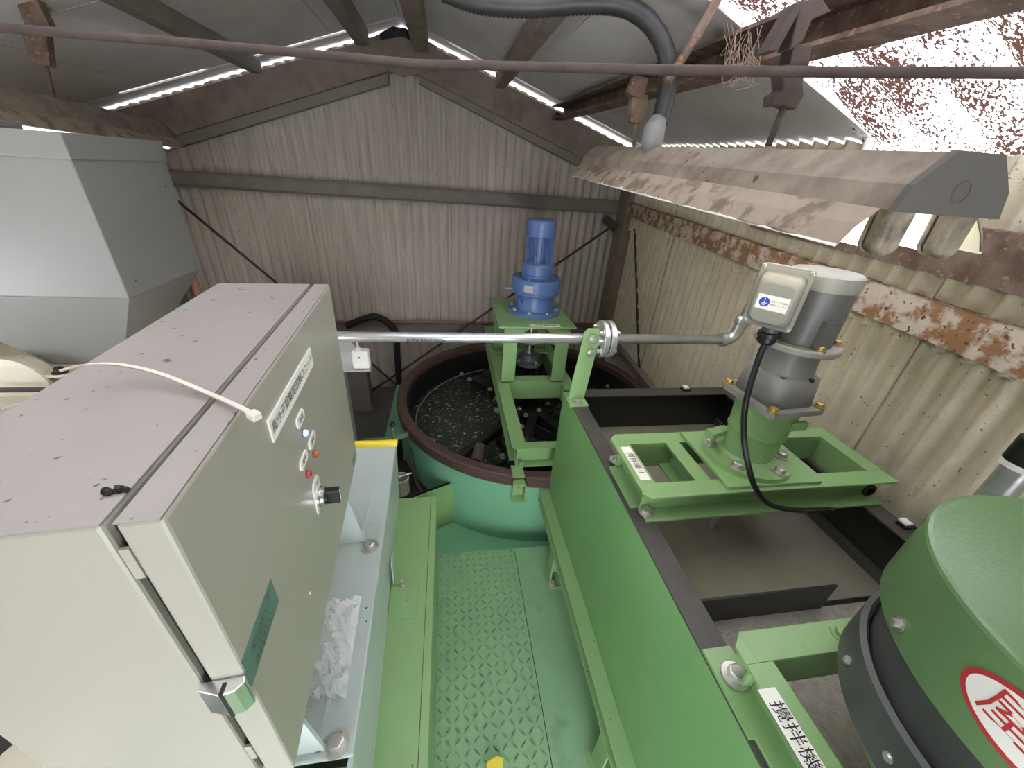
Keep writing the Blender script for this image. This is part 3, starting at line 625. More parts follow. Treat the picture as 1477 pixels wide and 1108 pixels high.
# ------------------------------------------------------------ bridge over the round tank
ZBR = CH-1.04
bd = thing('bridge_frame', 'green channel steel bridge frame across the round tank', 'frame', (.48, 2.0, ZR))
bx0, bx1, by0, by1 = .262, .70, 1.285, 2.72; bw = .065; bh = ZBR-ZR-.002
MB().chan((bx0+bw, by0+bw*.72, ZBR), (bx0+bw, by1, ZBR), bh, bw, (-1, 0, 0)).build('side_channel', G, bd, bevel=.0012)
MB().chan((bx1-bw, by0+bw*.72, ZBR), (bx1-bw, by1, ZBR), bh, bw, (1, 0, 0)).build('side_channel', G, bd, bevel=.0012)
MB().prism([(bx0+.018, by0, ZBR), (bx1, by0, ZBR), (bx1, by0+bw*.72, ZBR), (bx0, by0+bw*.72, ZBR), (bx0, by0+.02, ZBR)], (0, 0, -.006)).build('front_flange', G, bd)
MB().box(bx0+.02, bx1, by0+bw*.72-.006, by0+bw*.72, ZBR-bh, ZBR-.006).build('front_web', G, bd)
MB().box(bx0+.02, bx1, by0, by0+bw*.72, ZBR-bh, ZBR-bh+.006).build('front_flange', G, bd)
MB().box(bx0+.022, bx0+.028, by0+.002, by0+bw*.7, ZBR-bh+.006, ZBR-.006).build('end_plate', G, bd)
for y in (1.87, 2.40): MB().chan((bx0+bw, y, ZBR), (bx1-bw, y, ZBR), bh, .06, (0, 1, 0)).build('cross_channel', G, bd)
MB().chan((bx0, by1, ZBR), (bx1, by1, ZBR), bh, .06, (0, 1, 0)).build('cross_channel', G, bd)
bolt((bx0+.045, by0+.022, ZBR-bh+.006), bd, r=.010)
# clamp bracket at the front, on the tank shell
yc = 1.212
MB().box(bx0+.0, bx0+.05, yc-.006, yc, ZR-.085, ZBR-bh+.004).build('clamp_plate', G, bd)
MB().box(bx0+.046, bx0+.052, yc-.04, yc, ZR-.085, ZBR-bh+.004).build('clamp_rib', G, bd)
MB().box(bx0+.0, bx0+.052, yc-.04, by0+.01, ZBR-bh-.002, ZBR-bh+.004).build('clamp_top', G, bd)
MB().box(bx0-.006, bx0+.056, yc-.045, yc+.004, ZR-.092, ZR-.085).build('clamp_foot', G, bd)
bolt((bx0+.024, yc-.006, ZR-.03), bd, (0, -1, 0), r=.007, h=.006)
# ------------------------------------------------------------ mixer stand
ZST = CH-.70; sx0, sx1, sy0, sy1 = .285, .645, 1.875, 2.37; lw = .075
ms = thing('mixer_stand', 'green steel stand with four flat legs carrying the blue gear motor', 'stand', (.465, 2.1, ZBR))
MB().box(sx0-.03, sx1+.025, sy0-.02, sy1, ZST-.010, ZST).build('top_plate', G, ms, bevel=.0015)
for x, sdx in ((sx0, 1), (sx1, -1)):
    for y, sdy in ((sy0, 1), (sy1-.01, -1)):
        MB().angle((x, y, ZBR), (x, y, ZST-.010), lw, .05, (sdx, 0, 0), (0, sdy, 0), .007).build('leg', G, ms, bevel=.001)
MB().prism([(sx0+lw, sy0+.002, ZST-.01), (sx0+lw+.075, sy0+.002, ZST-.01), (sx0+lw, sy0+.002, ZST-.06)], (0, .005, 0)).build('gusset', G, ms)
MB().prism([(sx1-lw, sy0+.002, ZST-.01), (sx1-lw-.075, sy0+.002, ZST-.01), (sx1-lw, sy0+.002, ZST-.06)], (0, .005, 0)).build('gusset', G, ms)
MB().box(sx0, sx1, sy0, sy0+.07, ZBR, ZBR+.007).build('foot_plate', G, ms)
MB().box(sx0, sx1, sy1-.10, sy1-.03, ZBR, ZBR+.007).build('foot_plate', G, ms)
lb = MB().box(.42, .585, sy0-.014, sy0+.022, ZST, ZST+.0006).build('name_label', LABEL, ms)
text('汚泥濃縮機', .024, (.503, sy0+.004, ZST+.0007), (1, 0, 0), (0, 1, 0), INK, lb)
# ------------------------------------------------------------ blue gear motor
mc = (.487, 2.125); zf = ZST
bm_ = thing('blue_gear_motor', 'blue vertical gear motor with finned housing on the green stand', 'motor', (mc[0], mc[1], ZST))
c = (mc[0], mc[1], ZST)
fl_ = MB().lathe([(.150, 0), (.150, .016), (.146, .02), (.112, .022)], c, 48).build('base_flange', BLUE, bm_)
for i in range(8):
    a = 2*math.pi*(i+.5)/8; MB().hexbolt((c[0]+.131*math.cos(a), c[1]+.131*math.sin(a), ZST+.021), (0, 0, 1), .010, .009).build('bolt', ZINC, fl_)
MB().lathe([(.108, .02), (.104, .10), (.106, .115)], c, 40).build('lower_housing', BLUE, bm_)
MB().lathe([(.112, .112), (.136, .114), (.138, .118), (.138, .126)], c, 44, cap=False).lathe([(.138, .128), (.138, .190), (.133, .197), (.10, .200)], c, 44).build('gear_case', BLUE, bm_)
for i in range(8):
    a = 2*math.pi*(i+.25)/8; MB().hexbolt((c[0]+.118*math.cos(a), c[1]+.118*math.sin(a), ZST+.198), (0, 0, 1), .007, .006, False).build('bolt', BLUE, bm_)
MB().lathe([(.085, .200), (.085, .215), (.090, .22), (.090, .262), (.086, .272), (.074, .280)], c, 40).build('motor_flange', BLUE, bm_)
mt = MB().lathe([(.060, .27), (.060, .42)], c, 32).build('motor_body', BLUE, bm_)
mb = MB()
for i in range(36):
    a = 2*math.pi*i/36; dd = V(math.cos(a), math.sin(a), 0); tt = V(-math.sin(a), math.cos(a), 0)
    f_ = MB().obox(V(c)+dd*.066+V(0, 0, .345), dd, tt, (0, 0, 1), .008, .0013, .068).build('fin', BLUE, mt)
for a in (-.4, -1.2, -2.0):
    dd = V(math.cos(a), math.sin(a), 0); MB().obox(V(c)+dd*.072+V(0, 0, .30), dd, V(-dd.y, dd.x, 0), (0, 0, 1), .006, .005, .02).build('lug', BLUE, mt)
MB().lathe([(.074, .410), (.077, .414), (.077, .475), (.074, .488), (.066, .496), (.03, .499)], c, 36).build('fan_cover', BLUE, bm_)
aN = math.radians(-118); dd = V(math.cos(aN), math.sin(aN), 0)
npb = MB().obox(V(c)+dd*.1385+V(0, 0, .158), dd, V(-dd.y, dd.x, 0), (0, 0, 1), .0008, .026, .018).build('rating_plate', STAIN, bm_)
MB().obox(V(c)+V(-.155, -.02, .135), (1, 0, 0), (0, 1, 0), (0, 0, 1), .022, .008, .005).build('lifting_ear', BLUE, bm_)
MB().cyl(V(c)+V(-.085, -.03, .262), V(c)+V(-.118, -.035, .285), .006, 10).build('grease_nipple', BRASS, bm_)
MB().lathe([(.012, 0), (.012, .016)], V(c)+V(-.085, -.055, .07), 12, (-.7, -.7, 0)).build('plug', BLUE, bm_)
# shaft and coupling below the stand
sh = thing('drive_shaft', 'steel drive shaft with flanged coupling under the blue gear motor', 'shaft', (mc[0], mc[1], ZBR))
MB().lathe([(.055, -.055), (.055, -.02), (.07, -.02), (.07, -.010)], c, 28).build('spigot', BLUE, sh)
MB().lathe([(.026, -.34), (.026, -.05)], c, 20).build('shaft', CHROME, sh)
MB().lathe([(.045, -.20), (.050, -.19), (.050, -.15), (.045, -.14)], c, 24).build('coupling', STAIN, sh)
MB().lathe([(.085, -.335), (.085, -.312), (.06, -.305), (.055, -.27), (.03, -.265)], c, 28).build('bearing', DGREY, sh)
for a in (.5, 2.0, 3.6, 5.2): MB().hexbolt((c[0]+.07*math.cos(a), c[1]+.07*math.sin(a), ZST-.312), (0, 0, 1), .009, .009).build('bolt', ZINC, sh)

# ------------------------------------------------------------ square reaction tank
TX0, TX1, TY0, TY1 = .4235, 1.115, -.55, 1.205; ZTT = CH-.70; ZTF = CH-1.21; TI = .0035
st = thing('square_tank', 'long rectangular green steel tank on angle legs beside the walkway', 'tank', (.77, .4, -.012))
MB().box(TX0, TX0+TI, TY0, TY1, ZTF, ZTT-.006).build('side_plate', GP, st)
MB().box(TX1-TI, TX1, TY0, TY1, ZTF, ZTT-.006).build('side_plate', GP, st)
MB().box(TX0+TI, TX1-TI, TY1-TI, TY1, ZTF, ZTT-.006).build('end_plate', GP, st)
MB().box(TX0+TI, TX1-TI, TY0, TY0+TI, ZTF, ZTT-.006).build('end_plate', GP, st)
MB().box(TX0, TX1, TY0, TY1, ZTF-.006, ZTF).build('bottom_plate', GP, st)
inn = TI+.002
MB().box(TX0+inn-.001, TX0+inn+.001, TY0+inn, TY1-inn, ZTF, ZTT-.006).build('lining', BLKP, st)
MB().box(TX1-inn-.001, TX1-inn+.001, TY0+inn, TY1-inn, ZTF, ZTT-.006).build('lining', BLKP, st)
MB().box(TX0+inn, TX1-inn, TY1-inn-.001, TY1-inn+.001, ZTF, ZTT-.006).build('lining', BLKP, st)
RW = .052
MB().box(TX0, TX0+RW, TY0, TY1, ZTT-.006, ZTT).build('rim', RIMD, st, bevel=.001)
MB().box(TX1-RW, TX1, TY0, TY1, ZTT-.006, ZTT).build('rim', RIMD, st, bevel=.001)
MB().box(TX0+RW, TX1-RW, TY1-RW, TY1, ZTT-.006, ZTT).build('rim', RIMD, st, bevel=.001)
MB().chan((TX0, TY0, ZTF+.004), (TX0, TY1, ZTF+.004), .055, .045, (-1, 0, 0), .006).build('bottom_flange', G, st, bevel=.001)
for Y in (.98, .40, -.2):
    MB().angle((TX0-.035, Y, .0), (TX0-.035, Y, ZTF-.050), .05, .05, (1, 0, 0), (0, -1, 0), .006).build('leg', G, st)
    MB().box(TX0-.05, TX0+.03, Y-.075, Y+.01, 0.0, .006).build('foot_plate', G, st)
    bolt((TX0-.025, Y-.06, .006), st, r=.012, h=.010)
    MB().angle((TX1-.06, Y, -.11), (TX1-.06, Y, ZTF-.006), .05, .05, (1, 0, 0), (0, -1, 0), .006).build('leg', G, st)
ZL = CH-.875
MB().box(TX0+inn+.001, TX1-inn-.001, .445, TY1-inn-.001, ZL-.02, ZL).build('liquid', LIQ, st)
MB().box(TX0+inn+.001, TX1-inn-.001, TY0+inn, .435, ZL-.022, ZL-.002).build('froth', LIQF, st)
MB().box(TX0+inn+.001, TX1-inn-.001, .435, .445, ZTF, ZL+.002).build('partition', BLKP, st)
MB().box(TX0+inn+.001, .885, .432, .437, ZL-.02, CH-.79).build('baffle', BLKP, st)
MB().box(TX1-inn-.012, TX1-inn-.001, .2, TY1-inn-.001, ZL, ZL+.03).build('scale_deposit', RIMD, st)
for px_, py_, z, lab_ in ((989, 561, -.695, 'small black and white clip on the far end rim of the square tank'), (1307, 757, -.695, 'small black and white clip on the tank rim by the corrugated wall')):
    q = onZ(px_, py_, z); cl = thing('rim_clip', lab_, 'clip', tuple(q), group='clips on the square tank rim')
    MB().box(q[0]-.016, q[0]+.016, q[1]-.012, q[1]+.012, ZTT, ZTT+.008).build('clip_base', BLACK, cl)
    MB().box(q[0]-.010, q[0]+.010, q[1]-.006, q[1]+.014, ZTT+.008, ZTT+.013).build('clip_top', WHITE, cl)

# ------------------------------------------------------------ channel frames on the square tank
def mixer_frame(x0, x1, y0, y1, zt, zb, lab, cat, xm=None):
    f = thing('channel_steel_mount', lab, cat, ((x0+x1)/2, (y0+y1)/2, zb)); h = zt-zb; wd = .045
    MB().chan((x0+.02, y1-wd, zt), (x1, y1-wd, zt), h, wd, (0, 1, 0)).build('channel', G, f, bevel=.0012)
    MB().chan((x0+.02, y0+wd, zt), (x1, y0+wd, zt), h, wd, (0, -1, 0)).build('channel', G, f, bevel=.0012)
    MB().chan((x0+wd, y0+wd, zt), (x0+wd, y1-wd, zt), h, wd, (-1, 0, 0)).build('channel', G, f, bevel=.0012)
    MB().chan((x1-wd, y0+wd, zt), (x1-wd, y1-wd, zt), h, wd, (1, 0, 0)).build('channel', G, f, bevel=.0012)
    for y, s in ((y0, 1), (y1, -1)):                    # chamfered corner pieces
        MB().prism([(x0+.02, y, zt), (x0+.02, y+s*wd, zt), (x0, y+s*wd, zt), (x0, y+s*.02, zt)], (0, 0, -.006)).build('corner_piece', G, f)
    return f
ZF = CH-.618
f2 = mixer_frame(.432, 1.118, .575, .812, ZF, ZTT, 'green channel frame carrying the grey mixer motor across the square tank', 'frame')
for x in (.62, .88): MB().chan((x, .62, ZF), (x, .767, ZF), ZF-ZTT-.002, .04, (-1 if x < .7 else 1, 0, 0)).build('cross_channel', G, f2)
for q in ((.462, .60), (.462, .79)): bolt((q[0], q[1], ZTT+.006), f2, r=.012, h=.010)
lb = MB().box(.444, .470, .63, .755, ZF, ZF+.0006).build('name_label', LABEL, f2)
text('攪拌機 II', .021, (.457, .692, ZF+.0007), (0, -1, 0), (1, 0, 0), INK, lb)
MB().lathe([(.018, -.003), (.018, .003), (.011, .003), (.011, -.003)], (1.06, .585, ZF-.035), 16, (0, 1, 0)).build('eye_ring', DARK, f2)
f1 = mixer_frame(.432, 1.118, -.17, .285, ZF, ZTT, 'green channel frame carrying the big green-capped mixer motor', 'frame')
bolt((.452, .255, ZTT+.008), f1, r=.014, h=.012)
bolt((.62, .262, ZF), f1, r=.010, h=.008, m=G)
MB().box(TX0, TX0+RW, .18, .30, ZTT, ZTT+.006).build('foot_plate', G, f1)
p = [V(onZ(*q, -.618)) for q in ((1093, 995), (1115, 992), (1183, 1105), (1160, 1110))]
ly0 = p[3].y-.03; ly1 = p[0].y; lx0 = (p[0].x+p[3].x)/2
lb = MB().box(lx0, lx0+.028, ly0, ly1, ZF, ZF+.0006).build('name_label', LABEL, f1)
text('攪拌機 I', .0245, (lx0+.0135, ly1-.058, ZF+.0007), (0, -1, 0), (1, 0, 0), INK, lb)

# ------------------------------------------------------------ grey mixer motor
gc = (.76, .69); ZP = ZF+.010
gm = thing('grey_mixer_motor', 'grey geared mixer motor with terminal box on a green pedestal', 'motor', (gc[0], gc[1], ZF))
MB().box(.64, .895, .583, .80, ZF, ZP).build('mount_plate', G, gm, bevel=.0012)
c = (gc[0], gc[1], ZP)
fl_ = MB().lathe([(.106, 0), (.106, .013)], c, 48).build('base_flange', G, gm)
for a in (-2.45, -1.25, -.3, .6, 1.6, 2.7):
    MB().hexbolt((c[0]+.087*math.cos(a), c[1]+.087*math.sin(a), ZP+.013), (0, 0, 1), .012, .011).build('bolt', ZINC, fl_)
MB().lathe([(.066, .013), (.058, .02), (.062, .07), (.070, .16), (.074, .172)], c, 40).build('pedestal', G, gm)
MB().lathe([(.0665, .085), (.0665, .088)], c, 40).build('pedestal_seam', GP, gm)
MB().obox(V(c)+V(.03, -.068, .14), (1, 0, 0), (0, 1, 0), (0, 0, 1), .022, .006, .010).build('pedestal_boss', G, gm)
MB().obox(V(c)+V(-.08, .03, .055), (1, .3, 0), (-.3, 1, 0), (0, 0, 1), .028, .012, .008).build('pedestal_ear', G, gm)
zq = .172
def rsq(h, r, zz): return [V(c[0]+x, c[1]+y, ZP+zz) for x, y in [(sx*(h-r)+r*math.cos(a), sy*(h-r)+r*math.sin(a)) for sx, sy, a0 in ((1, 1, 0), (-1, 1, math.pi/2), (-1, -1, math.pi), (1, -1, 1.5*math.pi)) for a in np.linspace(a0, a0+math.pi/2, 5)]]
def rotz(ring, ang): 
    R = Matrix.Rotation(ang, 4, 'Z'); cc = V(c[0], c[1], 0); return [cc+R@(p-cc) for p in ring]
sqp = MB().loft([rotz(rsq(.080, .018, zq), .1), rotz(rsq(.080, .018, zq+.014), .1)], smooth=False).build('square_flange', GREYH, gm)
for sx in (-1, 1):
    for sy in (-1, 1): MB().hexbolt((c[0]+sx*.066-sy*.007, c[1]+sy*.066+sx*.007, ZP+zq+.014), (0, 0, 1), .009, .008).build('bolt', BRASS, sqp)
MB().loft([rotz(rsq(.064, .026, zq+.014), .1), rotz(rsq(.060, .028, zq+.078), .1), rotz(rsq(.052, .04, zq+.086), .1)]).build('gear_housing', GREYH, gm)
for a in (-2.3, -1.2, -.3, .9): MB().lathe([(.006, 0), (.006, .006)], (c[0]+.060*math.cos(a), c[1]+.060*math.sin(a), ZP+zq+.078), 10).build('socket_bolt', BLACK, gm)
MB().lathe([(.057, zq+.08), (.055, zq+.135), (.058, zq+.145)], c, 36).build('upper_housing', GREYH, gm)
mf = MB().lathe([(.082, zq+.143), (.084, zq+.146), (.084, zq+.155), (.082, zq+.158)], c, 44).build('motor_flange', GREYL, gm)
for a in (-2.9, -1.75, -.55, .6): MB().hexbolt((c[0]+.072*math.cos(a), c[1]+.072*math.sin(a), ZP+zq+.158), (0, 0, 1), .007, .008).build('bolt', BRASS, mf)
ztop = CH-.132-ZP
MB().lathe([(.063, zq+.158), (.063, ztop-.03)], c, 40).build('motor_body', GREYM, gm)
MB().lathe([(.0645, ztop-.032), (.0655, ztop-.004), (.060, ztop)], c, 40).build('fan_cover', GREYL, gm)
MB().obox(V(c)+V(-.008, -.062, zq+.19), (1, 0, 0), (0, 1, 0), (0, 0, 1), .016, .008, .028).build('terminal_foot', GREYM, gm)
# terminal box: plane facing the walkway
bn = V(-.80, -.60, .0).normalized(); bp0 = V(gc[0], gc[1], 0)+bn*.098; bu = V(.60, -.80, 0)
cor = [V(onP(px_, py_, (bp0.x, bp0.y, 0), bn)) for px_, py_ in ((1112, 376), (1190, 396), (1127, 484), (1063, 455))]
bc = sum(cor, V(0, 0, 0))/4
hu = ((cor[1]-cor[0]).dot(bu)+(cor[2]-cor[3]).dot(bu))/4; hv = ((cor[0].z-cor[3].z)+(cor[1].z-cor[2].z))/4
hu = max(.045, min(.07, hu)); hv = max(.05, min(.08, hv))
def rrect(hu_, hv_, r, off, dz=0.): return [bc+bu*x+V(0, 0, z+dz)+bn*off for x, z in [(sx*(hu_-r)+r*math.cos(a), sz*(hv_-r)+r*math.sin(a)) for sx, sz, a0 in ((1, 1, 0), (-1, 1, math.pi/2), (-1, -1, math.pi), (1, -1, 1.5*math.pi)) for a in np.linspace(a0, a0+math.pi/2, 5)]]
MB().loft([rrect(hu*.8, hv*.85, .008, -.05), rrect(hu*.9, hv*.92, .008, -.002)]).build('box_back', GREYM, gm)
lid = MB().loft([rrect(hu, hv, .008, -.003), rrect(hu, hv, .008, .003), rrect(hu*.985, hv*.985, .008, .004)], smooth=False).build('box_lid', GREYL, gm)
MB().loft([rrect(hu*.86, hv*.84, .012, .003, -.002), rrect(hu*.80, hv*.76, .014, .016, -.005), rrect(hu*.72, hv*.66, .014, .022, -.008), rrect(hu*.66, hv*.60, .012, .0235, -.009)]).build('lid_dome', GREYL, lid)
for sx in (-1, 1):
    for sz in (-1, 1): MB().lathe([(.0042, 0), (.0042, .0025), (.003, .003)], bc+bu*sx*hu*.89+V(0, 0, sz*hv*.9)+bn*.004, 10, bn).build('screw', ZINC, lid)
so = bc+bn*.0237+V(0, 0, -.008)+bu*.000
stk = MB().obox(so, bu, bn, (0, 0, 1), .028, .0003, .0145).build('earth_sticker', LABEL, lid)
MB().lathe([(.0095, 0), (.0095, .0004)], so-bu*.014, 24, bn).build('earth_symbol', BLUEINK, stk)
for (u_, z_, a_, b_) in ((-.014, .003, .0006, .005), (-.014, -.002, .005, .0006), (-.014, -.004, .0035, .0006), (-.014, -.006, .002, .0006)):
    MB().obox(so+bu*u_+V(0, 0, z_)+bn*.0005, bu, bn, (0, 0, 1), a_, .0002, b_).build('earth_mark', WHITE, stk)
text('必ずアース線を', .0042, so+bu*.012+V(0, 0, .004)+bn*.0003, bu, (0, 0, 1), INK, stk); text('接続して下さい', .0042, so+bu*.012+V(0, 0, -.003)+bn*.0003, bu, (0, 0, 1), INK, stk)
# gland and cable
gp = bc-V(0, 0, hv*.92)+bu*.008-bn*.025
MB().cyl(gp+V(0, 0, .004), gp+V(0, 0, -.018), .017, 20).build('gland_neck', GREYM, gm)
MB().lathe([(.020, -.018), (.022, -.020), (.022, -.028), (.019, -.030), (.019, -.040), (.014, -.046)], gp, 20).build('cable_gland', BLACK, gm)
g2 = gp+V(0, 0, -.045)
pts = [g2, g2+V(-.002, -.002, -.04)]+[V(onP(px_, py_, (bp0.x-.01, bp0.y-.0, 0), (-.8, -.6, 0))) for px_, py_ in ((1076, 580), (1073, 630))]+[V(onY(1080, 675, .575)), V(onY(1092, 708, .560)), V(onY(1112, 728, .555)), V(onY(1150, 736, .56)), V(onY(1200, 735, .565))]
tag(MB().tube(catmull(pts, 8), .0065, 10).build('power_cable', BLACK), 'black power cable hanging from the grey motor terminal box', 'cable')
# stirrer shaft
MB().lathe([(.011, -.34), (.011, -.0)], c, 14).build('stirrer_shaft', STAIN, gm)

# ------------------------------------------------------------ big green-capped mixer motor
kc = (.68, .066)
km = thing('green_capped_motor', 'large dark grey mixer motor under a round green rain cover with red and white badge', 'motor', (kc[0], kc[1], ZF))
c = (kc[0], kc[1], CH)
cap = MB().lathe([(.214, -.435), (.214, -.336), (.2125, -.3325), (.209, -.331), (.0005, -.327)], c, 72, cap=False).build('rain_cover', GCAP, km)
MB().lathe([(.192, -.56), (.192, -.40)], c, 64).build('motor_body', DGREY, km)
MB().lathe([(.200, -.575), (.206, -.57), (.206, -.507), (.200, -.503), (.196, -.507), (.196, -.57)], c, 64, cap=False).build('cowl_ring', DGREY, km)
MB().lathe([(.150, -.607), (.165, -.56)], c, 40).build('foot', DGREY, km)
MB().lathe([(.175, -.616), (.175, -.604)], c, 40).build('base_flange', G, km)
for a in (2.45, 2.95, 3.4, 3.9):
    MB().lathe([(.006, 0), (.006, .003), (.004, .005)], (c[0]+.206*math.cos(a), c[1]+.206*math.sin(a), CH-.54), 10, (math.cos(a), math.sin(a), 0)).build('rivet', ZINC, km)
a = math.atan2(onZ(1315, 930, -.44)[1]-kc[1], onZ(1315, 930, -.44)[0]-kc[0])
MB().hexbolt((c[0]+.214*math.cos(a), c[1]+.214*math.sin(a), CH-.416), (math.cos(a), math.sin(a), 0), .0055, .006).build('bolt', ZINC, cap)
# badge wrapped on the cover
ab = a+math.radians(34); zb_ = CH-.378
def wrap(s_, z_, off): ang = ab+s_/.214; return V(c[0]+(.214+off)*math.cos(ang), c[1]+(.214+off)*math.sin(ang), zb_+z_)
def ell(rx, rz, off, n=40): 
    mb = MB(); cen = wrap(0, 0, off); pts = [wrap(rx*math.cos(2*math.pi*i/n), rz*math.sin(2*math.pi*i/n), off) for i in range(n)]
    K = 8; rings = [[wrap(rx*k/K*math.cos(2*math.pi*i/n), rz*k/K*math.sin(2*math.pi*i/n), off) for i in range(n)] for k in range(1, K+1)]
    mb.loft(rings, cap=False); o = len(mb.v); mb.add([cen]+rings[0], [(0, i+1, (i+1) % n+1) for i in range(n)]); return mb
bdg = ell(.062, .034, .0006).build('badge_border', REDINK, cap)
ell(.057, .029, .0010).build('badge_field', LABEL, bdg)
def wraptext(body, size, s0, z0):
    text(body, size, (0, 0, 0), (1, 0, 0), (0, 1, 0), INK, None, 'tmp'); o = bpy.data.objects['tmp']; bpy.data.objects.remove(o)
    vs, fs = _tc[body]; mb = MB(); mb.add([wrap(s0+v[0]*size, z0+v[1]*size, .0014) for v in vs], fs); mb.build('badge_lettering', REDINK, bdg)
wraptext('屋', .040, -.024, 0); wraptext('外', .040, .024, 0)
# terminal box of the big motor
aT = a+math.radians(52); dd = V(math.cos(aT), math.sin(aT), 0); tt = V(-dd.y, dd.x, 0)
tb = MB().obox(V(c)+dd*.215+V(0, 0, -.535), dd, tt, (0, 0, 1), .045, .055, .05).build('terminal_box', DGREY, km, bevel=.008)
MB().obox(V(c)+dd*.262+V(0, 0, -.535), dd, tt, (0, 0, 1), .004, .060, .054).build('box_lid', DGREY, tb, bevel=.004)
for sx in (-1, 1):
    for sz in (-1, 1): MB().lathe([(.005, 0), (.005, .003)], V(c)+dd*.266+tt*sx*.050+V(0, 0, -.535+sz*.046), 8, dd).build('screw', ZINC, tb)

# ------------------------------------------------------------ galvanised pipe with flange and green post
YP = 1.155; pz = onY(770, 488, YP)[2]
gp_ = thing('water_pipe', 'galvanised water pipe with a bolted flange running across to the grey motor', 'pipe', (.2, YP, pz))
xl = onY(470, 485, YP)[0]; xr = onY(1042, 491, YP)[0]
MB().tube([(xl-.35, YP, pz), (xr, YP, pz)], .0165, 18).build('pipe_run', GALV, gp_)
xf = onY(872, 488, YP)[0]
for dx_, r in ((-.012, .062), (.012, .062)):
    MB().lathe([(r-.003, -.010), (r, -.007), (r, .007), (r-.003, .010)], (xf+dx_, YP, pz), 32, (1, 0, 0)).build('flange', GALV, gp_)
MB().lathe([(.058, -.002), (.058, .002)], (xf, YP, pz), 32, (1, 0, 0)).build('gasket', DARK, gp_)
MB().lathe([(.026, -.055), (.026, -.02), (.034, -.02)], (xf, YP, pz), 20, (1, 0, 0)).build('flange_hub', GALV, gp_)
for i in range(4):
    aa = math.pi/4+i*math.pi/2; q = V(xf, YP+.045*math.cos(aa), pz+.045*math.sin(aa))
    MB().hexbolt(q-V(.022, 0, 0), (-1, 0, 0), .009, .010).hexbolt(q+V(.022, 0, 0), (1, 0, 0), .009, .010).build('flange_bolt', ZINC, gp_)
el = catmull([(xr, YP, pz), (xr+.025, YP, pz+.004), (xr+.042, YP-.002, pz+.024), (xr+.046, YP-.004, pz+.055), (xr+.050, YP-.006, pz+.085)], 6)
MB().tube(el, .020, 16).build('elbow', GALV, gp_)
MB().lathe([(.025, -.012), (.025, .004)], (xr+.004, YP, pz), 20, (1, 0, 0)).build('collar', GALV, gp_)
MB().lathe([(.025, -.01), (.026, .0), (.026, .012), (.022, .02)], el[-4], 20, (0.05, 0, 1)).build('collar', GALV, gp_)
MB().tube([el[-1], el[-1]+V(.01, -.002, .06), el[-1]+V(.03, -.004, .13)], .0175, 14).build('riser', GALV, gp_)
text('JIGFA BA0707026', .016, (onY(615, 490, YP)[0], YP-.0168, pz-.004), (1, 0, 0), (0, 0, 1), INK, gp_)
# post
ps = thing('pipe_post', 'green flat steel post on the tank rim holding the galvanised pipe', 'post', (.46, YP, ZTT))
q0 = onZ(835, 580, -.70); xp = onY(846, 540, YP-.02)[0]; pw = .028
x0, x1 = onY(836, 480, YP-.028)[0], onY(868, 480, YP-.028)[0]
q0 = TX0-.012; xb0, xb1 = TX0-.01, TX0+.048
zt_ = pz+.045
MB().prism([(xb0, YP-.034, ZTT+.006), (xb1, YP-.034, ZTT+.006), (xb1+.022, YP-.026, zt_-.014), (xb1+.012, YP-.026, zt_), (xb0+.034, YP-.026, zt_), (xb0+.024, YP-.026, zt_-.014)], (0, .007, 0)).build('upright', G, ps, bevel=.001)
MB().prism([(xb1-.004, YP-.030, ZTT+.006), (xb1+.002, YP-.030, ZTT+.006), (xb1+.024, YP-.022, zt_-.014), (xb1+.018, YP-.022, zt_-.014)], (0, .04, 0)).build('rib', G, ps)
MB().box(xb0-.004, xb1+.006, YP-.075, YP+.02, ZTT, ZTT+.007).build('foot_plate', G, ps, bevel=.001)
bolt((xb0+.03, YP-.055, ZTT+.007), ps, r=.012, h=.009)
for dz in (.012, -.036): bolt((xb0+.052, YP-.034, pz+dz), ps, (0, -1, 0), r=.010, h=.009)

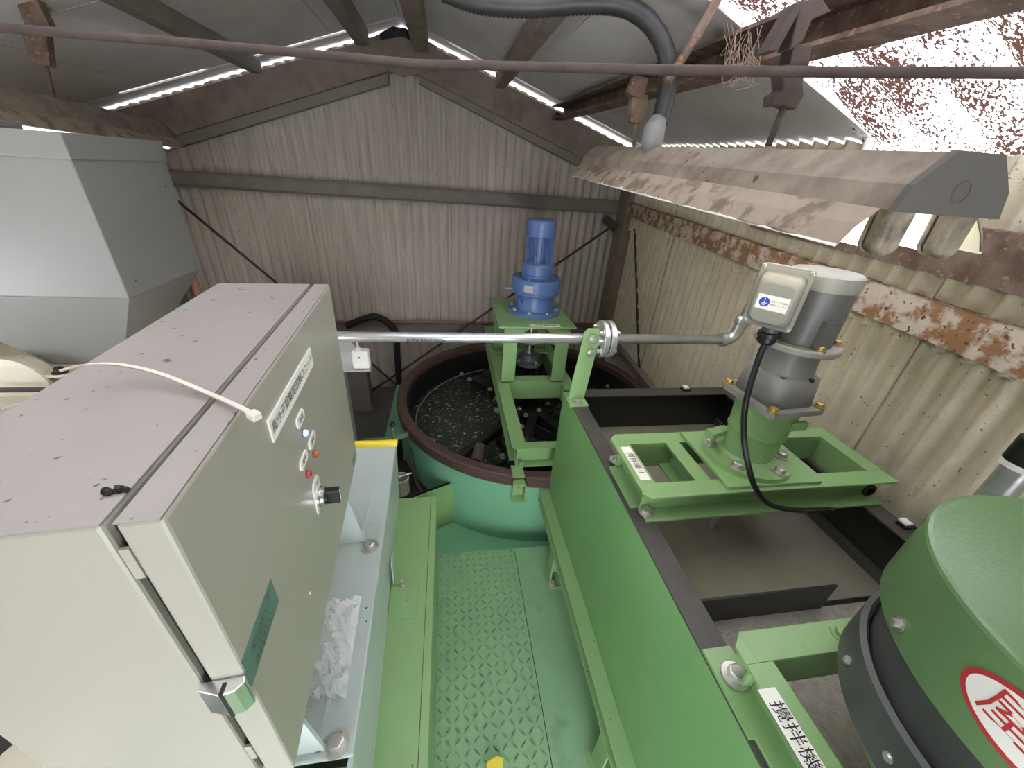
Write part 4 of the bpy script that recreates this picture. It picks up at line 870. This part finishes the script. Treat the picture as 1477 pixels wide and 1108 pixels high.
# ------------------------------------------------------------ fluorescent lamps
def lamp(lab, X0, z0, y0, y1, dz, name='fluorescent_lamp', mirror=1):
    """twin tube factory lamp; (X0, z0) = lower edge of its wing on the walkway side at the near end, dz = rise to the far end"""
    base = [onY(px_, py_, .42) for px_, py_ in ((1286, 304), (1309, 260), (1357, 219), (1447, 224), (1458, 262), (1433, 314))]
    ref = onY(1220, 355, .42); pr = [(p[0]-ref[0], p[2]-ref[2]) for p in base]
    xm = (pr[0][0]+pr[5][0])/2; zb = (pr[0][1]+pr[5][1])/2; hw = abs(pr[5][0]-pr[0][0])/2
    pr = [(-hw, 0), (-hw*.88, .027), (-hw*.42, .062), (hw*.42, .062), (hw*.88, .027), (hw, 0)]
    W = xm                                    # wing half width from the middle
    L_ = y1-y0
    def pt(x, z, t): return V(X0+mirror*(xm+x), y0+L_*t, z0+zb-.0+z+dz*t)
    th = thing(name, lab, 'lamp', tuple(pt(0, .06, .5)))
    bd_ = MB(); bd_.loft([[pt(x, z, 0) for x, z in pr], [pt(x, z, 1) for x, z in pr]], smooth=False); bd_.build('housing', DUST, th)
    MB().loft([[pt(x*1.03, z*1.04-.001, -.004) for x, z in pr], [pt(x*1.03, z*1.04-.001, .003) for x, z in pr]], smooth=False).build('end_cap', CAPD, th)
    MB().lathe([(.012, 0), (.0115, .0006), (.0105, .0006), (.0105, -.0005)], pt(.0, .024, -.0045), 20, (0, -1, 0), cap=False).build('cap_knockout', CAPD, th)
    MB().loft([[pt(x*1.03, z*1.04-.001, .997) for x, z in pr], [pt(x*1.03, z*1.04-.001, 1.004) for x, z in pr]], smooth=False).build('end_cap', CAPD, th)
    dzw = zb                                 # wing drop
    for s in (-1, 1):
        n = 40; vs = []
        wl_ = [(hw*.96, .003), (hw+(W-hw)*.55, -dzw*.45), (W, -dzw)]
        rings = []
        for i in range(n+1):
            t = .012+.976*i/n
            jag = RN.uniform(-.004, .002) if s*mirror < 0 else 0
            rings.append([pt(s*(x+(jag if k == 2 else 0)), z, t) for k, (x, z) in enumerate(wl_)]+[pt(s*(x+(jag if k == 0 else 0)), z-.0025, t) for k, (x, z) in enumerate(wl_[::-1])])
        MB().loft(rings, smooth=False).build('reflector_wing', DUSTP, th)
        mb = MB(); vs = []
        for k, (x, z) in enumerate(wl_): vs += [pt(s*(x-.0005), z-.0035, .013), pt(s*(x-.0005), z-.0035, .987)]
        mb.add(vs, [(0, 1, 3, 2), (2, 3, 5, 4)]).build('reflector_inside', CREAM, th)
        MB().tube([pt(s*(W-.001), -dzw-.002, .012), pt(s*(W-.001), -dzw-.002, .988)], .0018, 6).build('rolled_edge', WHITE, th)
        # tube and lampholders
        xt = s*hw*.62; zt = -.034
        tu = MB().tube([pt(xt, zt, .028), pt(xt, zt, .972)], .0135, 14).build('tube', TUBE, th)
        for t0, t1 in ((.004, .026), (.974, .996)):
            def pill(t, k, ex=0): return [pt(xt+k*.0165*math.cos(a), zt+k*.0165*math.sin(a)-.002, t) if math.sin(a) < 0 else pt(xt+k*.0165*math.cos(a), k*.020*min(1, math.sin(a)*1.6)-.006+ex, t) for a in np.linspace(0, 2*math.pi, 20, endpoint=False)]
            MB().loft([pill(t0, .82), pill(t0+.004, 1), pill(t1-.006, 1)]).build('lampholder', SOCK, th)
            MB().loft([pill(t1-.005, .86), pill(t1-.003, .86)]).build('lampholder_groove', CAPD, th)
            MB().loft([pill(t1-.003, 1.), pill(t1, 1.), pill(t1+.002, .9)]).build('lampholder_ring', SOCK, th)
    return th
wl0 = onY(1220, 355, .42); wl1 = onY(820, 252, 1.67)
lamp('dusty twin-tube fluorescent lamp with peeling shade hanging below the translucent roof', wl0[0], wl0[2], .42, 1.67, wl1[2]-wl0[2])
lamp('dusty twin-tube fluorescent lamp hanging behind the grey hopper', -1.22, CH+.04, 1.15, 2.35, -.05, mirror=-1)
# hangers
def hanger(pts_clamp, pts_block, rod_, Y, lab, m):
    h = thing('lamp_hanger', lab, 'hanger', tuple(onY(*rod_[1], Y)))
    MB().prism([V(onY(*q, Y)) for q in pts_clamp], (0, .030, 0)).build('clamp', m, h, bevel=.002)
    MB().prism([V(onY(*q, Y+.005)) for q in pts_block], (0, .028, 0)).build('bracket', m, h, bevel=.002)
    MB().tube([V(onY(*rod_[0], Y+.015)), V(onY(*rod_[1], Y+.015))], .0055 if Y < 1 else .006, 8).build('rod', m, h)
hanger([(1108, 74), (1150, 2), (1185, -4), (1200, 16), (1172, 28), (1158, 60), (1140, 72), (1152, 20), (1122, 74)], [(1128, 100), (1140, 92), (1146, 62), (1172, 66), (1168, 92), (1158, 118), (1160, 138), (1148, 158), (1132, 152), (1116, 152), (1118, 136), (1130, 128)], ((1132, 152), (1108, 210)), .72, 'dark rusty clamp hanging the near lamp from the purlin', RUSTD)
hanger([(906, 132), (916, 108), (936, 112), (928, 142), (912, 138)], [(912, 140), (934, 136), (936, 150), (926, 178), (910, 176)], ((918, 176), (914, 214)), 1.34, 'pale rusty clamp hanging the lamp beside the black conduit', RUST)
hanger([(20, -4), (52, -4), (72, 40), (40, 48)], [(30, 46), (66, 44), (72, 96), (44, 90)], ((66, 94), (80, 150)), 1.9, 'rusty strap hanging the lamp behind the hopper', RUST)
# black flexible conduit to the lamp
P = [onY(*q, y) for q, y in (((640, -14), 1.32), ((690, 4), 1.30), ((760, 10), 1.28), ((840, 5), 1.26), ((895, 8), 1.24), ((932, 28), 1.22), ((957, 66), 1.21), ((965, 110), 1.20), ((958, 150), 1.19), ((950, 178), 1.18))]
cc = catmull(P, 22); 
hz = thing('flexible_conduit', 'dark ribbed flexible conduit curving down to the near lamp', 'conduit', tuple(cc[-1]))
MB().tube(cc, .02, 12, radii=[.0205 if i % 2 else .0235 for i in range(len(cc))]).build('ribbed_hose', HOSE, hz)
mb = MB(); e = [V(onY(*q, y)) for q, y in (((951, 172), 1.18), ((944, 186), 1.175), ((940, 206), 1.17), ((940, 226), 1.165))]
MB().tube(e, .02, 12, radii=[.021, .029, .030, .016]).build('taped_end', TAPE, hz)
# cobweb hanging off the purlin
mb = MB(); 
for k in range(34):
    a = V(onY(RN.uniform(1040, 1100), RN.uniform(20, 70), 1.0)); b = V(onY(RN.uniform(1045, 1085), RN.uniform(70, 140), 1.0)); m_ = (a+b)/2+V(RN.uniform(-.04, .04), RN.uniform(-.03, .03), -.035)
    mb.tube(catmull([a, m_, b], 4), RN.uniform(.0003, .0009), 4, cap=False)
tag(mb.build('cobweb', WEB), 'dusty brown cobweb strands hanging from the rusty purlin', 'cobweb', kind='stuff')

# ------------------------------------------------------------ powder hopper
HX, HY0, HY1, HXL = -.92, 1.25, 1.625, -1.50; hz0 = CH+.010; hz1 = CH-.40; hz2 = CH-.665
hp = thing('powder_hopper', 'grey sheet steel hopper with a tapered bottom and flat lid', 'hopper', (-1.2, 1.45, hz2))
MB().loft([[(HXL, HY0, hz0-.02), (HX, HY0, hz0-.02), (HX, HY1, hz0-.02), (HXL, HY1, hz0-.02)], [(HXL, HY0, hz1), (HX, HY0, hz1), (HX, HY1, hz1), (HXL, HY1, hz1)]], smooth=False).build('bin', HOP, hp, bevel=.003)
MB().loft([[(HXL, HY0, hz1), (HX, HY0, hz1), (HX, HY1, hz1), (HXL, HY1, hz1)], [(-1.30, 1.36, hz2), (-1.10, 1.36, hz2), (-1.10, 1.52, hz2), (-1.30, 1.52, hz2)]], smooth=False).build('cone', HOP, hp, bevel=.002)
MB().box(HXL-.004, HX+.004, HY0-.004, HY1+.004, hz0-.058, hz0).build('lid', HOP, hp, bevel=.002)
MB().box(-1.22, -1.14, 1.34, 1.44, hz0, hz0+.018).build('lid_handle', HOP, hp, bevel=.004)
for y, z in ((1.30, -.36), (1.58, -.12), (1.59, -.30), (1.60, -.37)): MB().lathe([(.003, 0), (.002, .002)], (HX, y, CH+z), 8, (1, 0, 0)).build('rivet', RUSTD, hp)
# feeder under the hopper
ZTK = CH-.735
fd = thing('screw_feeder', 'cream powder feeder with a bolted plate and round end under the hopper', 'feeder', (-1.25, 1.35, ZTK))
pl = [V(onZ(*q, -.672)) for q in ((60, 498), (90, 516), (140, 527), (122, 555), (20, 552), (0, 544))]
MB().box(-1.46, -1.06, 1.28, 1.56, hz2-.010, hz2).build('top_plate', CREAMM, fd, bevel=.002)
MB().box(-1.42, -1.10, 1.32, 1.54, ZTK, hz2-.010).build('body', CREAMM, fd, bevel=.006)
MB().lathe([(.085, 0), (.085, .04), (.095, .04), (.095, .055), (.07, .058)], (-1.36, 1.33, hz2-.035), 28, (0, -1, 0)).build('end_cover', CREAMM, fd)
for q in ((-1.43, 1.30), (-1.34, 1.30), (-1.24, 1.30), (-1.12, 1.30), (-1.43, 1.53)): bolt((q[0], q[1], hz2), fd, r=.013, h=.014, m=DARK)
MB().box(-1.40, -.98, 1.222, 1.236, hz2-.028, hz2-.018).build('guide_strip', BLACK, fd)
dt = thing('dissolving_tank', 'pale steel dissolving tank with a flat lid behind the control cabinet', 'tank', (-1.1, .9, FLOOR))
MB().box(-1.74, -.47, .02, 1.68, FLOOR, ZTK-.012).build('tank_body', STAIN, dt, bevel=.006)
MB().box(-1.76, -.455, .0, 1.70, ZTK-.012, ZTK).build('lid', CREAMM, dt, bevel=.002)
MB().lathe([(.30, 0), (.30, .02), (.27, .026), (.26, .03), (.001, .034)], (-1.12, .95, ZTK), 48).build('hatch_cover', STAIN, dt)
for a in np.linspace(0, 6.28, 9)[:-1]: bolt((-1.12+.285*math.cos(a), .95+.285*math.sin(a), ZTK+.022), dt, r=.012, h=.012)
q = [V(onZ(*c_, -.733)) for c_ in ((-40, 1025), (4, 1000), (53, 1043), (-20, 1105))]
MB().prism([(v.x, v.y, ZTK) for v in q], (0, 0, .002)).build('dark_slot_patch', DARK, dt)  # flat patch coloured dark in place of a shaded slot in the lid
# small things behind
wbx = V(onY(521, 517, 1.19)); sb = thing('white_sensor_box', 'small white plastic sensor box with cable nipple on a bracket below the pipe', 'sensor', tuple(wbx))
MB().box(wbx.x-.026, wbx.x+.026, wbx.y-.016, wbx.y+.016, wbx.z-.032, wbx.z+.032).build('case', WHITE, sb, bevel=.006)
MB().lathe([(.010, .03), (.010, .036), (.004, .042), (.003, .056)], (wbx.x-.006, wbx.y, wbx.z), 12).build('nipple', WHITE, sb)
MB().lathe([(.003, .0), (.003, .001)], (wbx.x-.002, wbx.y-.0165, wbx.z+.010), 8, (0, -1, 0)).build('indicator', INK, sb)
MB().prism([(wbx.x-.26, wbx.y+.017, wbx.z+.05), (wbx.x-.03, wbx.y+.017, wbx.z+.05), (wbx.x+.028, wbx.y+.017, wbx.z-.034), (wbx.x-.26, wbx.y+.017, wbx.z-.034)], (0, .004, 0)).build('bracket', GALV, sb)
MB().box(wbx.x-.26, wbx.x+.028, wbx.y-.018, wbx.y+.02, wbx.z-.040, wbx.z-.034).build('bracket_shelf', GALV, sb)
P = [onY(*q, 2.98) for q in ((500, 470), (520, 462), (541, 457), (560, 466), (571, 482), (573, 510), (576, 560), (580, 620), (584, 660))]
tag(MB().tube(catmull(P, 8), .026, 10).build('black_hose', DARK), 'thick black hose arching over the lower rail of the gable wall', 'hose')
a = onY(497, 560, 2.7); b = onY(532, 560, 2.7)
ep = thing('electrical_trunk', 'tall dark grey steel duct standing against the gable wall', 'duct', ((a[0]+b[0])/2, 2.75, FLOOR))
MB().box(a[0], b[0], 2.7, 2.80, FLOOR, CH-1.32).build('duct', GIRT, ep, bevel=.004)
MB().box(a[0]-.01, b[0]+.01, 2.69, 2.81, FLOOR, FLOOR+.02).build('foot', GIRT, ep)
tq = V(onY(262, 440, 1.95)); n = 14; vs = []
tp = thing('blue_tarp_bundle', 'bundle under a blue plastic sheet behind the hopper', 'tarp', (tq.x-.2, 1.95, FLOOR)); mb = MB(); rings = []
for k, (f_, z) in enumerate(((1, FLOOR), (.97, tq.z*.5), (.9, tq.z-.05), (.6, tq.z+.005), (.05, tq.z+.01))):
    rings.append([V(tq.x-.2+f_*.22*(1+.06*math.sin(5*a+k))*math.cos(a), 1.98+f_*.15*math.sin(a), z+(RN.uniform(-.008, .008) if k else 0)) for a in np.linspace(0, 6.283, 24, endpoint=False)])
mb.loft(rings).build('sheet', TARP, tp)
pq = onY(270, 405, 1.75); tag(MB().tube(catmull([(pq[0], 1.75, CH-.25), (pq[0]+.02, 1.75, CH-.42), (pq[0]+.03, 1.75, CH-.8), (pq[0]+.03, 1.75, FLOOR+.2), (pq[0]+.03, 1.75, FLOOR)], 6), .016, 10).build('vent_pipe', PIPEP), 'brown vent pipe rising beside the grey hopper', 'pipe')
# sensor on the right rim
q = V(onX(1478, 668, 1.095)); se = thing('level_sensor', 'black capped cylindrical sensor with a white label ring on the tank rim', 'sensor', (1.095, q.y, ZTT))
MB().lathe([(.024, 0), (.024, q.z-ZTT-.004)], (1.095, q.y, ZTT), 20).build('stem', GALV, se)
MB().lathe([(.030, q.z-ZTT-.012), (.030, q.z-ZTT)], (1.095, q.y, ZTT), 24).build('label_ring', LABEL, se)
MB().lathe([(.0305, q.z-ZTT), (.0305, q.z-ZTT+.05), (.026, q.z-ZTT+.055)], (1.095, q.y, ZTT), 24).build('cap', BLACK, se)
